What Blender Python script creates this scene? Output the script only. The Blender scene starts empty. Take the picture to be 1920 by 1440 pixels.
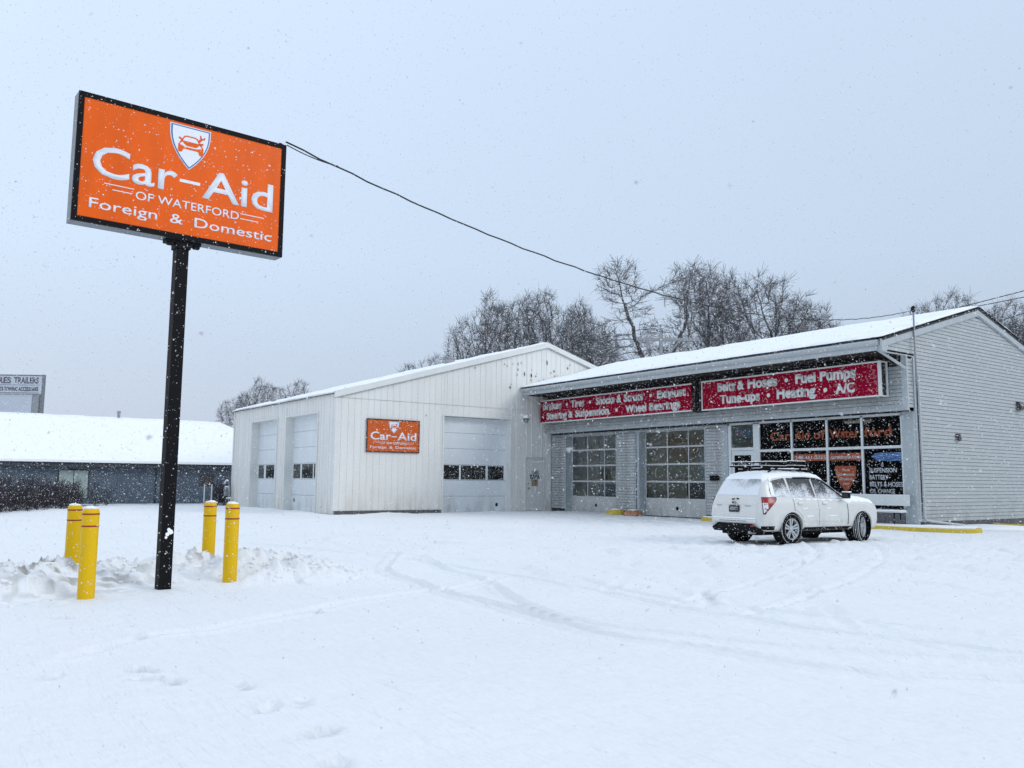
import bpy, bmesh, math, random
import numpy as np
from mathutils import Vector, Matrix
from mathutils.bvhtree import BVHTree

random.seed(7); rng = np.random.default_rng(7)
S = bpy.context.scene
COL = S.collection
R = math.radians

# ------------------------------------------------------------------ camera
cd = bpy.data.cameras.new('camera')
cam = bpy.data.objects.new('camera', cd); COL.objects.link(cam)
M3 = ((0.588923, 0.088257, 0.803356), (0.808152, -0.073937, -0.584315), (0.007828, 0.99335, -0.114868))
CAM = Vector((33.1759, -26.5615, 1.38))
cam.matrix_world = Matrix.Translation(CAM) @ Matrix(M3).to_4x4()
cd.sensor_width = 36.0; cd.lens = 30.0
cd.clip_start = 0.05; cd.clip_end = 2000.0
cd.dof.use_dof = True; cd.dof.focus_distance = 17.0; cd.dof.aperture_fstop = 6.5
S.camera = cam

# ------------------------------------------------------------------ world: snow overcast
W = bpy.data.worlds.new('World'); S.world = W; W.use_nodes = True
SUN_EL, SUN_ROT = R(30), R(235)
nt = W.node_tree; nt.nodes.clear()
def N(t, **k):
    n = nt.nodes.new(t)
    for a, b in k.items(): setattr(n, a, b)
    return n
out = N('ShaderNodeOutputWorld')
sky = N('ShaderNodeTexSky', sky_type='NISHITA'); sky.sun_disc = False
sky.sun_elevation = SUN_EL; sky.sun_rotation = SUN_ROT; sky.air_density = 1.2; sky.dust_density = 4.0
bgA = N('ShaderNodeBackground'); bgA.inputs[1].default_value = 0.10
nt.links.new(sky.outputs[0], bgA.inputs[0])
tc = N('ShaderNodeTexCoord'); sx = N('ShaderNodeSeparateXYZ')
nt.links.new(tc.outputs['Generated'], sx.inputs[0])
cr = N('ShaderNodeValToRGB'); nt.links.new(sx.outputs[2], cr.inputs[0])
el = cr.color_ramp.elements
el[0].position = 0.0; el[0].color = (0.54, 0.62, 0.75, 1)
el[1].position = 0.95; el[1].color = (0.96, 1.11, 1.32, 1)
e = el.new(0.12); e.color = (0.575, 0.68, 0.835, 1)
e = el.new(0.25); e.color = (0.645, 0.785, 0.975, 1)
e = el.new(0.50); e.color = (0.70, 0.85, 1.06, 1)
nz = N('ShaderNodeTexNoise'); nz.inputs['Scale'].default_value = 1.3; nz.inputs['Detail'].default_value = 3
nt.links.new(tc.outputs['Generated'], nz.inputs['Vector'])
mr = N('ShaderNodeMapRange'); mr.inputs[3].default_value = 0.955; mr.inputs[4].default_value = 1.045
nt.links.new(nz.outputs[0], mr.inputs[0])
vm = N('ShaderNodeVectorMath', operation='SCALE')
nt.links.new(cr.outputs[0], vm.inputs[0]); nt.links.new(mr.outputs[0], vm.inputs['Scale'])
dp = N('ShaderNodeVectorMath', operation='DOT_PRODUCT'); dp.inputs[1].default_value = (0.589, 0.808, 0.0)
nt.links.new(tc.outputs['Generated'], dp.inputs[0])
mg = N('ShaderNodeMath', operation='MULTIPLY_ADD'); mg.inputs[1].default_value = -0.15; mg.inputs[2].default_value = 0.985   # cloud a little thicker on one side
nt.links.new(dp.outputs['Value'], mg.inputs[0])
vm2 = N('ShaderNodeVectorMath', operation='SCALE'); nt.links.new(vm.outputs[0], vm2.inputs[0]); nt.links.new(mg.outputs[0], vm2.inputs['Scale'])
bgB = N('ShaderNodeBackground'); nt.links.new(vm2.outputs[0], bgB.inputs[0]); bgB.inputs[1].default_value = 1.0
mx = N('ShaderNodeMixShader'); mx.inputs[0].default_value = 0.92
nt.links.new(bgA.outputs[0], mx.inputs[1]); nt.links.new(bgB.outputs[0], mx.inputs[2])
nt.links.new(mx.outputs[0], out.inputs[0])
sd = bpy.data.lights.new('sun', 'SUN'); sd.energy = 1.0; sd.angle = R(22); sd.color = (1.0, 0.97, 0.93)
sun = bpy.data.objects.new('sun', sd); COL.objects.link(sun)
dv = Vector((0.80, 0.55, 0.56)).normalized()
sun.rotation_euler = (-dv).to_track_quat('-Z', 'Y').to_euler(); sun.location = (20, -20, 40)
S.view_settings.view_transform = 'Standard'; S.view_settings.look = 'None'
S.view_settings.exposure = 0.0; S.view_settings.gamma = 1.0
S.view_settings.use_curve_mapping = False
S.cycles.max_bounces = 6; S.cycles.transparent_max_bounces = 12
S.cycles.diffuse_bounces = 4; S.cycles.glossy_bounces = 3

# ------------------------------------------------------------------ materials
MATS = {}
def mat(name, col, rough=0.6, metal=0.0, var=0.0, vscale=3.0, col2=None, thr=None, bump=0.0, bscale=40.0,
        stretch=None, emit=None, spec=None, snow=0.0, seed=0.0):
    """principled; optional noise mix to col2 (thr=(lo,hi)), value variation, bump, snow settled on up faces"""
    m = bpy.data.materials.new(name); m.use_nodes = True; MATS[name] = m
    t = m.node_tree; b = t.nodes['Principled BSDF']
    b.inputs['Roughness'].default_value = rough; b.inputs['Metallic'].default_value = metal
    if spec is not None: b.inputs['Specular IOR Level'].default_value = spec
    c4 = (*col, 1); b.inputs['Base Color'].default_value = c4
    def mk(ty, **k):
        n = t.nodes.new(ty)
        for a, q in k.items(): setattr(n, a, q)
        return n
    cur = None
    if var or col2 or snow or bump:
        tcn = mk('ShaderNodeTexCoord'); mp = mk('ShaderNodeMapping'); t.links.new(tcn.outputs['Object'], mp.inputs[0])
        mp.inputs['Location'].default_value = (seed, seed * .7, seed * 1.3)
        if stretch: mp.inputs['Scale'].default_value = stretch
    if var or col2:
        n1 = mk('ShaderNodeTexNoise'); n1.inputs['Scale'].default_value = vscale; n1.inputs['Detail'].default_value = 6
        n1.inputs['Roughness'].default_value = 0.62
        t.links.new(mp.outputs[0], n1.inputs['Vector'])
        r1 = mk('ShaderNodeMapRange'); lo, hi = thr or (0.3, 0.7)
        r1.inputs[1].default_value = lo; r1.inputs[2].default_value = hi
        t.links.new(n1.outputs[0], r1.inputs[0])
        mm = mk('ShaderNodeMix', data_type='RGBA')
        mm.inputs[6].default_value = c4 if col2 else (*[c * (1 - var) for c in col], 1)
        mm.inputs[7].default_value = (*col2, 1) if col2 else (*[min(1, c * (1 + var)) for c in col], 1)
        t.links.new(r1.outputs[0], mm.inputs[0]); cur = mm.outputs[2]
    if snow:
        ge = mk('ShaderNodeNewGeometry'); sp = mk('ShaderNodeSeparateXYZ'); t.links.new(ge.outputs['Normal'], sp.inputs[0])
        n2 = mk('ShaderNodeTexNoise'); n2.inputs['Scale'].default_value = 9; t.links.new(mp.outputs[0], n2.inputs['Vector'])
        ad = mk('ShaderNodeMath', operation='MULTIPLY_ADD'); t.links.new(n2.outputs[0], ad.inputs[0]); ad.inputs[1].default_value = 0.8
        t.links.new(sp.outputs[2], ad.inputs[2])
        r2 = mk('ShaderNodeMapRange'); r2.inputs[1].default_value = 1.45 - snow; r2.inputs[2].default_value = 1.6 - snow
        t.links.new(ad.outputs[0], r2.inputs[0])
        m2 = mk('ShaderNodeMix', data_type='RGBA'); m2.inputs[6].default_value = c4
        if cur: t.links.new(cur, m2.inputs[6])
        m2.inputs[7].default_value = (0.86, 0.88, 0.9, 1)
        t.links.new(r2.outputs[0], m2.inputs[0]); cur = m2.outputs[2]
    if cur: t.links.new(cur, b.inputs['Base Color'])
    if bump:
        n3 = mk('ShaderNodeTexNoise'); n3.inputs['Scale'].default_value = bscale; n3.inputs['Detail'].default_value = 5
        t.links.new(mp.outputs[0], n3.inputs['Vector'])
        bp = mk('ShaderNodeBump'); bp.inputs['Strength'].default_value = 0.6; bp.inputs['Distance'].default_value = bump
        t.links.new(n3.outputs[0], bp.inputs['Height']); t.links.new(bp.outputs[0], b.inputs['Normal'])
    if emit:
        b.inputs['Emission Color'].default_value = (*emit[0], 1); b.inputs['Emission Strength'].default_value = emit[1]
    return m

SNOWC = (0.84, 0.84, 0.835)
m_snow = mat('fresh_snow', SNOWC, 0.7, var=0.02, vscale=1.5, bump=0.01, bscale=14)
m_roofsnow = mat('roof_snow', (0.93, 0.94, 0.95), 0.7, var=0.015, vscale=1.2, bump=0.015, bscale=5)
m_flake = mat('snowflake', (0.98, 0.98, 0.98), 0.9)
_t = m_flake.node_tree; _tr = _t.nodes.new('ShaderNodeBsdfTranslucent'); _tr.inputs[0].default_value = (.98, .98, .98, 1)
_mx = _t.nodes.new('ShaderNodeMixShader'); _mx.inputs[0].default_value = .5
_t.links.new(_t.nodes['Principled BSDF'].outputs[0], _mx.inputs[1]); _t.links.new(_tr.outputs[0], _mx.inputs[2]); _t.links.new(_mx.outputs[0], _t.nodes['Material Output'].inputs[0])
m_siding = mat('grey_siding', (0.40, 0.425, 0.425), 0.55, var=0.05, vscale=2.2, stretch=(.5, .5, 2))
m_trim = mat('grey_trim', (0.36, 0.40, 0.415), 0.5, var=0.06, vscale=3)
m_gutter = mat('gutter_metal', (0.42, 0.45, 0.46), 0.4, var=0.06, vscale=3)
m_wall = mat('cream_metal', (0.755, 0.745, 0.705), 0.45, var=0.035, vscale=1.4, stretch=(1, 1, .25))
m_walltrim = mat('cream_trim', (0.72, 0.72, 0.69), 0.45, var=0.04, vscale=2)
m_door = mat('white_door', (0.70, 0.735, 0.75), 0.4, var=0.04, vscale=1.6, stretch=(1, 1, .4))
m_greydoor = mat('grey_door', (0.50, 0.51, 0.50), 0.45, var=0.05, vscale=2)
m_mandoor = mat('putty_door', (0.63, 0.625, 0.60), 0.5, var=0.05, vscale=4)
m_alu = mat('aluminium_frame', (0.58, 0.61, 0.62), 0.35, 0.2, var=0.04, vscale=3)
m_dark = mat('dark_gap', (0.02, 0.02, 0.022), 0.8)
m_black = mat('black_paint', (0.006, 0.006, 0.007), 0.6, var=0.3, vscale=12, spec=.12)
m_boxside = mat('sign_box_grey', (0.16, 0.175, 0.19), 0.45, var=0.2, vscale=6)
m_foundation = mat('foundation_block', (0.10, 0.10, 0.10), 0.9, var=0.4, vscale=14, bump=.01)
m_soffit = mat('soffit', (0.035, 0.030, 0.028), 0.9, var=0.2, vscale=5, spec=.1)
m_orange = mat('sign_orange', (0.80, 0.108, 0.0), 0.4, var=0.09, vscale=2.2, stretch=(2.5, 1, .5), spec=.2)
m_orange2 = mat('sign_orange_faded', (0.58, 0.105, 0.015), 0.55, var=0.06, vscale=3, spec=.15)
m_lett = mat('sign_white', (0.78, 0.80, 0.84), 0.5)
m_blue = mat('shield_blue', (0.05, 0.17, 0.42), 0.5)
m_red = mat('sign_red', (0.31, 0.002, 0.027), 0.6, col2=(0.24, 0.002, 0.021), vscale=3, spec=.05)
m_crack = mat('red_craze', (0.45, 0.13, 0.16), 0.6)
m_redlett = mat('sign_cream', (0.66, 0.68, 0.66), 0.5, var=.08, vscale=9)
m_yellow = mat('bollard_yellow', (0.76, 0.46, 0.004), 0.45, col2=(0.50, 0.30, 0.02), thr=(.60, .74), vscale=9, stretch=(1, 1, .35), spec=.2)
m_stripe = mat('bollard_red', (0.30, 0.015, 0.01), 0.5)
m_kerb = mat('kerb_yellow', (0.60, 0.44, 0.03), 0.7, col2=(0.36, 0.30, 0.12), thr=(.5, .8), vscale=8)
m_redcone = mat('kerb_red', (0.42, 0.12, 0.09), 0.7, col2=(0.45, 0.25, 0.1), vscale=8)
m_steel = mat('galvanised_steel', (0.30, 0.31, 0.32), 0.5, 0.3, var=0.2, vscale=20)
m_rust = mat('peeled_rust', (0.06, 0.025, 0.02), 0.85, var=0.5, vscale=30)
m_bark = mat('bark', (0.065, 0.062, 0.062), 0.9, var=0.25, vscale=8, snow=0.6)
m_twig = mat('snowy_twigs', (0.115, 0.108, 0.112), 0.95, snow=0.50)
m_twighaze = mat('hazed_far_twigs', (0.20, 0.20, 0.225), 0.95, snow=0.30)  # paler and bluer than the near twigs: distance haze put into the colour
m_hedge = mat('hedge_twigs', (0.035, 0.028, 0.034), 0.95, snow=0.15)
m_bluewall = mat('blue_wall', (0.085, 0.115, 0.15), 0.6, var=0.12, vscale=2, stretch=(1, 1, .3))
m_bluedark = mat('dark_fascia', (0.035, 0.040, 0.048), 0.7, var=0.2, vscale=5)
m_pale = mat('pale_panel', (0.33, 0.40, 0.38), 0.7, var=0.12, vscale=3)
m_wire = mat('cable_black', (0.01, 0.01, 0.012), 0.6)
m_wiregrey = mat('cable_grey', (0.08, 0.09, 0.10), 0.6)
m_bench = mat('bench_paint', (0.60, 0.63, 0.62), 0.5, var=0.05, vscale=3)
m_block = mat('grey_block_wall', (0.17, 0.175, 0.19), 0.8, var=0.12, vscale=9)
m_carw = mat('car_white', (0.66, 0.66, 0.63), 0.25, var=0.03, vscale=4)
m_cartrim = mat('car_black_plastic', (0.008, 0.008, 0.009), 0.7, spec=.12)
m_tyre = mat('tyre_rubber', (0.010, 0.010, 0.011), 0.9, spec=.1)
m_rim = mat('alloy_rim', (0.50, 0.52, 0.54), 0.35, 0.5, var=.1, vscale=9)
m_tail = mat('tail_red', (0.27, 0.008, 0.014), 0.25)
m_clear = mat('tail_clear', (0.75, 0.73, 0.73), 0.25)
m_carsnow = mat('car_snow', (0.92, 0.93, 0.94), 0.7, bump=.01, bscale=18)
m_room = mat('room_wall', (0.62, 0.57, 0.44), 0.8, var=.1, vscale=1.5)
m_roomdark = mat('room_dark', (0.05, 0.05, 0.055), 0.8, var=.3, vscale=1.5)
m_tube = mat('lit_tube', (1, 1, 1), 0.5, emit=((1.0, 0.95, 0.8), 3.0))
m_teal = mat('neon_backing', (0.02, 0.07, 0.12), 0.4)
m_neonred = mat('neon_red', (0.55, 0.08, 0.08), 0.5)
m_orangetext = mat('window_orange', (0.29, 0.078, 0.038), 0.6, var=.2, vscale=12, spec=.1)
m_silver = mat('window_silver', (0.50, 0.53, 0.56), 0.6, spec=.1)
m_swoosh = mat('swoosh_blue', (0.015, 0.06, 0.22), 0.5, col2=(0.22, 0.42, 0.55), thr=(.48, .70), vscale=5, stretch=(.5, 1, 9))
m_plate = mat('plate_black', (0.01, 0.01, 0.012), 0.4)
m_notice = mat('notice_yellow', (0.5, 0.38, 0.22), 0.6, col2=(.1, .06, .05), thr=(.4, .6), vscale=16)
m_signgrey = mat('trailer_sign_white', (0.52, 0.55, 0.60), 0.6, var=.05, vscale=2)
m_signtext = mat('trailer_sign_text', (0.10, 0.10, 0.12), 0.6)
m_housing = mat('fixture_bronze', (0.06, 0.05, 0.05), 0.5, snow=.5)
m_meter = mat('gas_meter_grey', (0.20, 0.23, 0.23), 0.5, snow=.5)
m_darkpane = mat('dark_door_glass', (0.012, 0.013, 0.013), 0.12, col2=(0.07, 0.07, 0.06), thr=(.45, .8), vscale=2.5)

def glass_mat(name, tint, refl):
    m = bpy.data.materials.new(name); m.use_nodes = True; t = m.node_tree; t.nodes.clear()
    o = t.nodes.new('ShaderNodeOutputMaterial'); tr = t.nodes.new('ShaderNodeBsdfTransparent'); tr.inputs[0].default_value = (*tint, 1)
    gl = t.nodes.new('ShaderNodeBsdfGlossy'); gl.inputs['Roughness'].default_value = 0.03; gl.inputs[0].default_value = (.8, .85, .9, 1)
    mi = t.nodes.new('ShaderNodeMixShader')
    fr = t.nodes.new('ShaderNodeFresnel'); fr.inputs[0].default_value = 1.35
    ml = t.nodes.new('ShaderNodeMath'); ml.operation = 'MULTIPLY'; ml.inputs[1].default_value = refl
    t.links.new(fr.outputs[0], ml.inputs[0]); t.links.new(ml.outputs[0], mi.inputs[0])
    t.links.new(tr.outputs[0], mi.inputs[1]); t.links.new(gl.outputs[0], mi.inputs[2]); t.links.new(mi.outputs[0], o.inputs[0])
    return m
m_glass = glass_mat('window_glass', (0.8, 0.85, 0.85), 0.5)
m_glassdark = glass_mat('tinted_glass', (0.16, 0.17, 0.18), 0.2)
m_glassbay = glass_mat('bay_glass', (0.88, 0.90, 0.90), 0.25)

# snow frosted car glass
def frost(name, bias, soft, sc):
    m = bpy.data.materials.new(name); m.use_nodes = True; t = m.node_tree; b = t.nodes['Principled BSDF']; b.inputs['Roughness'].default_value = .3
    tcn = t.nodes.new('ShaderNodeTexCoord'); sp = t.nodes.new('ShaderNodeSeparateXYZ'); t.links.new(tcn.outputs['Object'], sp.inputs[0])
    n1 = t.nodes.new('ShaderNodeTexNoise'); n1.inputs['Scale'].default_value = sc; n1.inputs['Detail'].default_value = 8; n1.inputs['Roughness'].default_value = .75
    n2 = t.nodes.new('ShaderNodeTexNoise'); n2.inputs['Scale'].default_value = 3.2; n2.inputs['Detail'].default_value = 2
    for n in (n1, n2): t.links.new(tcn.outputs['Object'], n.inputs[0])
    def mth(op, a, c, d=None):
        n = t.nodes.new('ShaderNodeMath'); n.operation = op
        for i, q in enumerate((a, c, d)):
            if q is None: continue
            if isinstance(q, (int, float)): n.inputs[i].default_value = q
            else: t.links.new(q, n.inputs[i])
        return n.outputs[0]
    zt = mth('MULTIPLY_ADD', sp.outputs[2], -.75, .95 + bias)     # more settles towards the sill
    s = mth('ADD', mth('MULTIPLY_ADD', n2.outputs[0], .55, zt), n1.outputs[0])
    r = t.nodes.new('ShaderNodeMapRange'); r.inputs[1].default_value = .78; r.inputs[2].default_value = .78 + soft; t.links.new(s, r.inputs[0])
    mm = t.nodes.new('ShaderNodeMix'); mm.data_type = 'RGBA'; mm.inputs[6].default_value = (.014, .016, .019, 1); mm.inputs[7].default_value = (.74, .77, .80, 1)
    t.links.new(r.outputs[0], mm.inputs[0]); t.links.new(mm.outputs[2], b.inputs['Base Color'])
    return m
m_sideglass = frost('side_glass_snow', .03, .20, 38)
m_rearglass = frost('rear_glass_snow', .40, .34, 40)

# ------------------------------------------------------------------ mesh helpers
def grime(name, zlo, zhi, col, amount, nscale=2.5):
    """splashed dirt with its own ragged shape on the lower part of a surface"""
    m = MATS[name]; t = m.node_tree; b = t.nodes['Principled BSDF']; src = b.inputs['Base Color'].links[0].from_socket
    tcn = t.nodes.new('ShaderNodeTexCoord'); sp = t.nodes.new('ShaderNodeSeparateXYZ'); t.links.new(tcn.outputs['Object'], sp.inputs[0])
    r = t.nodes.new('ShaderNodeMapRange'); r.inputs[1].default_value = zhi; r.inputs[2].default_value = zlo; t.links.new(sp.outputs[2], r.inputs[0])
    mp = t.nodes.new('ShaderNodeMapping'); mp.inputs['Scale'].default_value = (1, 1, .3); t.links.new(tcn.outputs['Object'], mp.inputs[0])
    n = t.nodes.new('ShaderNodeTexNoise'); n.inputs['Scale'].default_value = nscale; n.inputs['Detail'].default_value = 8; t.links.new(mp.outputs[0], n.inputs[0])
    r2 = t.nodes.new('ShaderNodeMapRange'); r2.inputs[1].default_value = .42; r2.inputs[2].default_value = .72; t.links.new(n.outputs[0], r2.inputs[0])
    q = t.nodes.new('ShaderNodeMath'); q.operation = 'MULTIPLY'; t.links.new(r.outputs[0], q.inputs[0]); t.links.new(r2.outputs[0], q.inputs[1])
    q2 = t.nodes.new('ShaderNodeMath'); q2.operation = 'MULTIPLY'; q2.inputs[1].default_value = amount; t.links.new(q.outputs[0], q2.inputs[0])
    mm = t.nodes.new('ShaderNodeMix'); mm.data_type = 'RGBA'; mm.inputs[7].default_value = (*col, 1); t.links.new(src, mm.inputs[6]); t.links.new(q2.outputs[0], mm.inputs[0]); t.links.new(mm.outputs[2], b.inputs['Base Color'])
grime('cream_metal', 0.0, 1.4, (.34, .31, .25), .5); grime('white_door', 0.0, 1.0, (.34, .31, .26), .7); grime('grey_door', 0.0, .8, (.22, .20, .17), .7); grime('grey_siding', 0.1, 1.2, (.22, .22, .21), .6); grime('car_white', .25, .75, (.33, .32, .29), .75, 5)
grime('cream_metal', 0.0, 9.0, (.50, .46, .38), .16, 1.1)

class MB:
    def __init__(s): s.v = []; s.f = []; s.m = []; s.mats = []
    def _mi(s, m):
        if m is None: return 0
        if m not in s.mats: s.mats.append(m)
        return s.mats.index(m)
    def add(s, vs, fs, m=None):
        o = len(s.v); s.v += [tuple(p) for p in vs]; s.f += [tuple(i + o for i in f) for f in fs]; s.m += [s._mi(m)] * len(fs); return s
    def box(s, x0, x1, y0, y1, z0, z1, m=None):
        v = [(x, y, z) for x in (x0, x1) for y in (y0, y1) for z in (z0, z1)]
        return s.add(v, [(0, 1, 3, 2), (4, 6, 7, 5), (0, 4, 5, 1), (2, 3, 7, 6), (0, 2, 6, 4), (1, 5, 7, 3)], m)
    def prism(s, poly, d, m=None):
        """poly: planar list of 3d points, extruded by vector d"""
        n = len(poly); d = Vector(d)
        v = [tuple(p) for p in poly] + [tuple(Vector(p) + d) for p in poly]
        return s.add(v, [tuple(range(n))[::-1], tuple(range(n, 2 * n))] + [(i, (i + 1) % n, n + (i + 1) % n, n + i) for i in range(n)], m)
    def tube(s, pts, r, n=8, m=None, caps=True):
        pts = [Vector(p) for p in pts]; rs = r if isinstance(r, (list, tuple)) else [r] * len(pts)
        v = []; f = []
        for i, p in enumerate(pts):
            t = (pts[min(i + 1, len(pts) - 1)] - pts[max(i - 1, 0)]).normalized()
            a = t.cross(Vector((0, 0, 1)));
            if a.length < 1e-3: a = t.cross(Vector((1, 0, 0)))
            a.normalize(); b = t.cross(a)
            for k in range(n):
                an = 2 * math.pi * k / n
                v.append(tuple(p + (a * math.cos(an) + b * math.sin(an)) * rs[i]))
        for i in range(len(pts) - 1):
            for k in range(n):
                k2 = (k + 1) % n
                f.append((i * n + k, i * n + k2, (i + 1) * n + k2, (i + 1) * n + k))
        if caps: f += [tuple(range(n))[::-1], tuple(range((len(pts) - 1) * n, len(pts) * n))]
        return s.add(v, f, m)
    def lathe(s, prof, c=(0, 0, 0), n=24, axis='z', m=None, caps=True):
        """prof: (radius, height) list"""
        v = []; f = []; c = Vector(c)
        for r, h in prof:
            for k in range(n):
                a = 2 * math.pi * k / n; x, y = r * math.cos(a), r * math.sin(a)
                v.append(tuple(c + (Vector((x, y, h)) if axis == 'z' else Vector((x, h, y)) if axis == 'y' else Vector((h, x, y)))))
        for i in range(len(prof) - 1):
            for k in range(n):
                k2 = (k + 1) % n; f.append((i * n + k, i * n + k2, (i + 1) * n + k2, (i + 1) * n + k))
        if caps: f += [tuple(range(n))[::-1], tuple(range((len(prof) - 1) * n, len(prof) * n))]
        return s.add(v, f, m)
    def mesh(s, name, m=None):
        me = bpy.data.meshes.new(name); me.from_pydata(s.v, [], s.f)
        if m is not None and not s.mats: me.materials.append(m)
        for q in s.mats: me.materials.append(q)
        if s.mats: me.polygons.foreach_set('material_index', s.m)
        bm = bmesh.new(); bm.from_mesh(me); bmesh.ops.recalc_face_normals(bm, faces=bm.faces); bm.to_mesh(me); bm.free()
        me.update(); return me
    def build(s, name, m=None, parent=None, smooth=False, bevel=0.0, loc=None):
        me = s.mesh(name, m)
        return place(name, me, parent, smooth, bevel, loc)

def place(name, me, parent=None, smooth=False, bevel=0.0, loc=None):
    o = bpy.data.objects.new(name, me); COL.objects.link(o)
    if parent is not None: o.parent = parent
    if loc is not None: o.location = loc
    if smooth: me.shade_smooth()
    if bevel:
        md = o.modifiers.new('bevel', 'BEVEL'); md.width = bevel; md.segments = 2; md.limit_method = 'ANGLE'
    return o
def tag(o, label, cat, group=None):
    o['label'] = label; o['category'] = cat
    if group: o['group'] = group
    return o
def thing(name, label, cat, loc=(0, 0, 0), rz=0.0, group=None):
    o = bpy.data.objects.new(name, None); COL.objects.link(o); o.location = loc; o.rotation_euler = (0, 0, rz)
    o.empty_display_size = .2
    return tag(o, label, cat, group)
def kind(o, k): o['kind'] = k; return o
def copytree(o, parent=None):
    c = o.copy(); COL.objects.link(c); c.parent = parent
    for ch in list(o.children): copytree(ch, c)
    return c

def text_mesh(txt, bold=0.0, extrude=0.0):
    cu = bpy.data.curves.new('t', 'FONT'); cu.body = txt; cu.size = 1.0; cu.offset = bold; cu.extrude = extrude
    cu.resolution_u = 3; cu.align_x = 'LEFT'
    ob = bpy.data.objects.new('t', cu); COL.objects.link(ob)
    dg = bpy.context.evaluated_depsgraph_get(); dg.update()
    me = bpy.data.meshes.new_from_object(ob.evaluated_get(dg))
    bpy.data.objects.remove(ob); bpy.data.curves.remove(cu)
    return me
def lettering(txt, x0, x1, z0, z1, y, m, parent, bold=0.0, name='lettering', depth=0.006, keep=None, shear=0.0, xh=0.0):
    """fit text in x0..x1, z0..z1 (z0 baseline, z1 cap height) on a face looking to -y"""
    me = text_mesh(txt, bold)
    n = len(me.vertices); co = np.empty(n * 3); me.vertices.foreach_get('co', co); co = co.reshape(-1, 3)
    ref = text_mesh(keep or 'H', bold); rc = np.empty(len(ref.vertices) * 3); ref.vertices.foreach_get('co', rc); rc = rc.reshape(-1, 3)
    b0, b1 = rc[:, 1].min(), rc[:, 1].max(); bpy.data.meshes.remove(ref)
    a0, a1 = co[:, 0].min(), co[:, 0].max()
    X = x0 + (co[:, 0] - a0) / (a1 - a0) * (x1 - x0)
    Z = z0 + (co[:, 1] - b0) / (b1 - b0) * (z1 - z0)
    if xh:   # tall lower case like a condensed display face
        q = (Z - z0) / (z1 - z0); q = np.where(q < .66, q * (xh / .66), xh + (q - .66) * (1 - xh) / .34); Z = np.where(Z > z0, z0 + q * (z1 - z0), Z)
    X = X + shear * (Z - z0)
    new = np.stack([X, np.full(n, 0.0), Z], 1); me.vertices.foreach_set('co', new.ravel())
    bm = bmesh.new(); bm.from_mesh(me)
    r = bmesh.ops.extrude_face_region(bm, geom=list(bm.faces))
    for v in r['geom']:
        if isinstance(v, bmesh.types.BMVert): v.co.y -= depth
    bmesh.ops.recalc_face_normals(bm, faces=bm.faces); bm.to_mesh(me); bm.free()
    me.materials.clear(); me.materials.append(m); me.update()
    return place(name, me, parent, loc=(0, y, 0))
def flat(poly2, y, m, parent, name, depth=0.004):
    """polygon in x,z on a face looking to -y; sits from y-depth to y"""
    b = MB(); b.prism([(x, y, z) for x, z in poly2], (0, -depth, 0)); return b.build(name, m, parent)

# ------------------------------------------------------------------ ground
def fbm(x, y, seed, octs=4, f0=1.0, gain=.5):
    r = np.random.default_rng(seed); h = np.zeros_like(x); a = 1.0; f = f0
    for o in range(octs):
        for k in range(4):
            th = r.uniform(0, 2 * np.pi); ph = r.uniform(0, 2 * np.pi); ff = f * r.uniform(.75, 1.3)
            w = 0.6 * np.sin(f * .43 * (x * np.sin(th * 2) + y * np.cos(th * 2)) + ph * 2)
            h += a * np.sin(ff * (x * np.cos(th) + y * np.sin(th)) + ph + w * 2) / 4
        a *= gain; f *= 2.05
    return h
def vnoise(x, y, seed, f):
    """value noise, vectorised"""
    xi = np.floor(x * f).astype(np.int64); yi = np.floor(y * f).astype(np.int64); fx = x * f - xi; fy = y * f - yi
    def hsh(a, b):
        n = (a * 374761393 + b * 668265263 + seed * 69069) & 0xffffffff
        n = ((n ^ (n >> 13)) * 1274126177) & 0xffffffff
        return ((n ^ (n >> 16)) & 0xffff) / 65535.0
    sx_, sy_ = fx * fx * (3 - 2 * fx), fy * fy * (3 - 2 * fy)
    a, b, c, d = hsh(xi, yi), hsh(xi + 1, yi), hsh(xi, yi + 1), hsh(xi + 1, yi + 1)
    return (a * (1 - sx_) + b * sx_) * (1 - sy_) + (c * (1 - sx_) + d * sx_) * sy_
def smooth(pts, n):
    pts = np.array(pts, float); t = np.linspace(0, len(pts) - 1, n); out = np.empty((n, 2))
    for d in range(2):
        i = np.clip(t.astype(int), 0, len(pts) - 2); f = t - i
        p0 = pts[np.clip(i - 1, 0, None), d]; p1 = pts[i, d]; p2 = pts[i + 1, d]; p3 = pts[np.clip(i + 2, None, len(pts) - 1), d]
        out[:, d] = .5 * (2 * p1 + (p2 - p0) * f + (2 * p0 - 5 * p1 + 4 * p2 - p3) * f * f + (3 * p1 - p0 - 3 * p2 + p3) * f ** 3)
    return out
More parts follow.
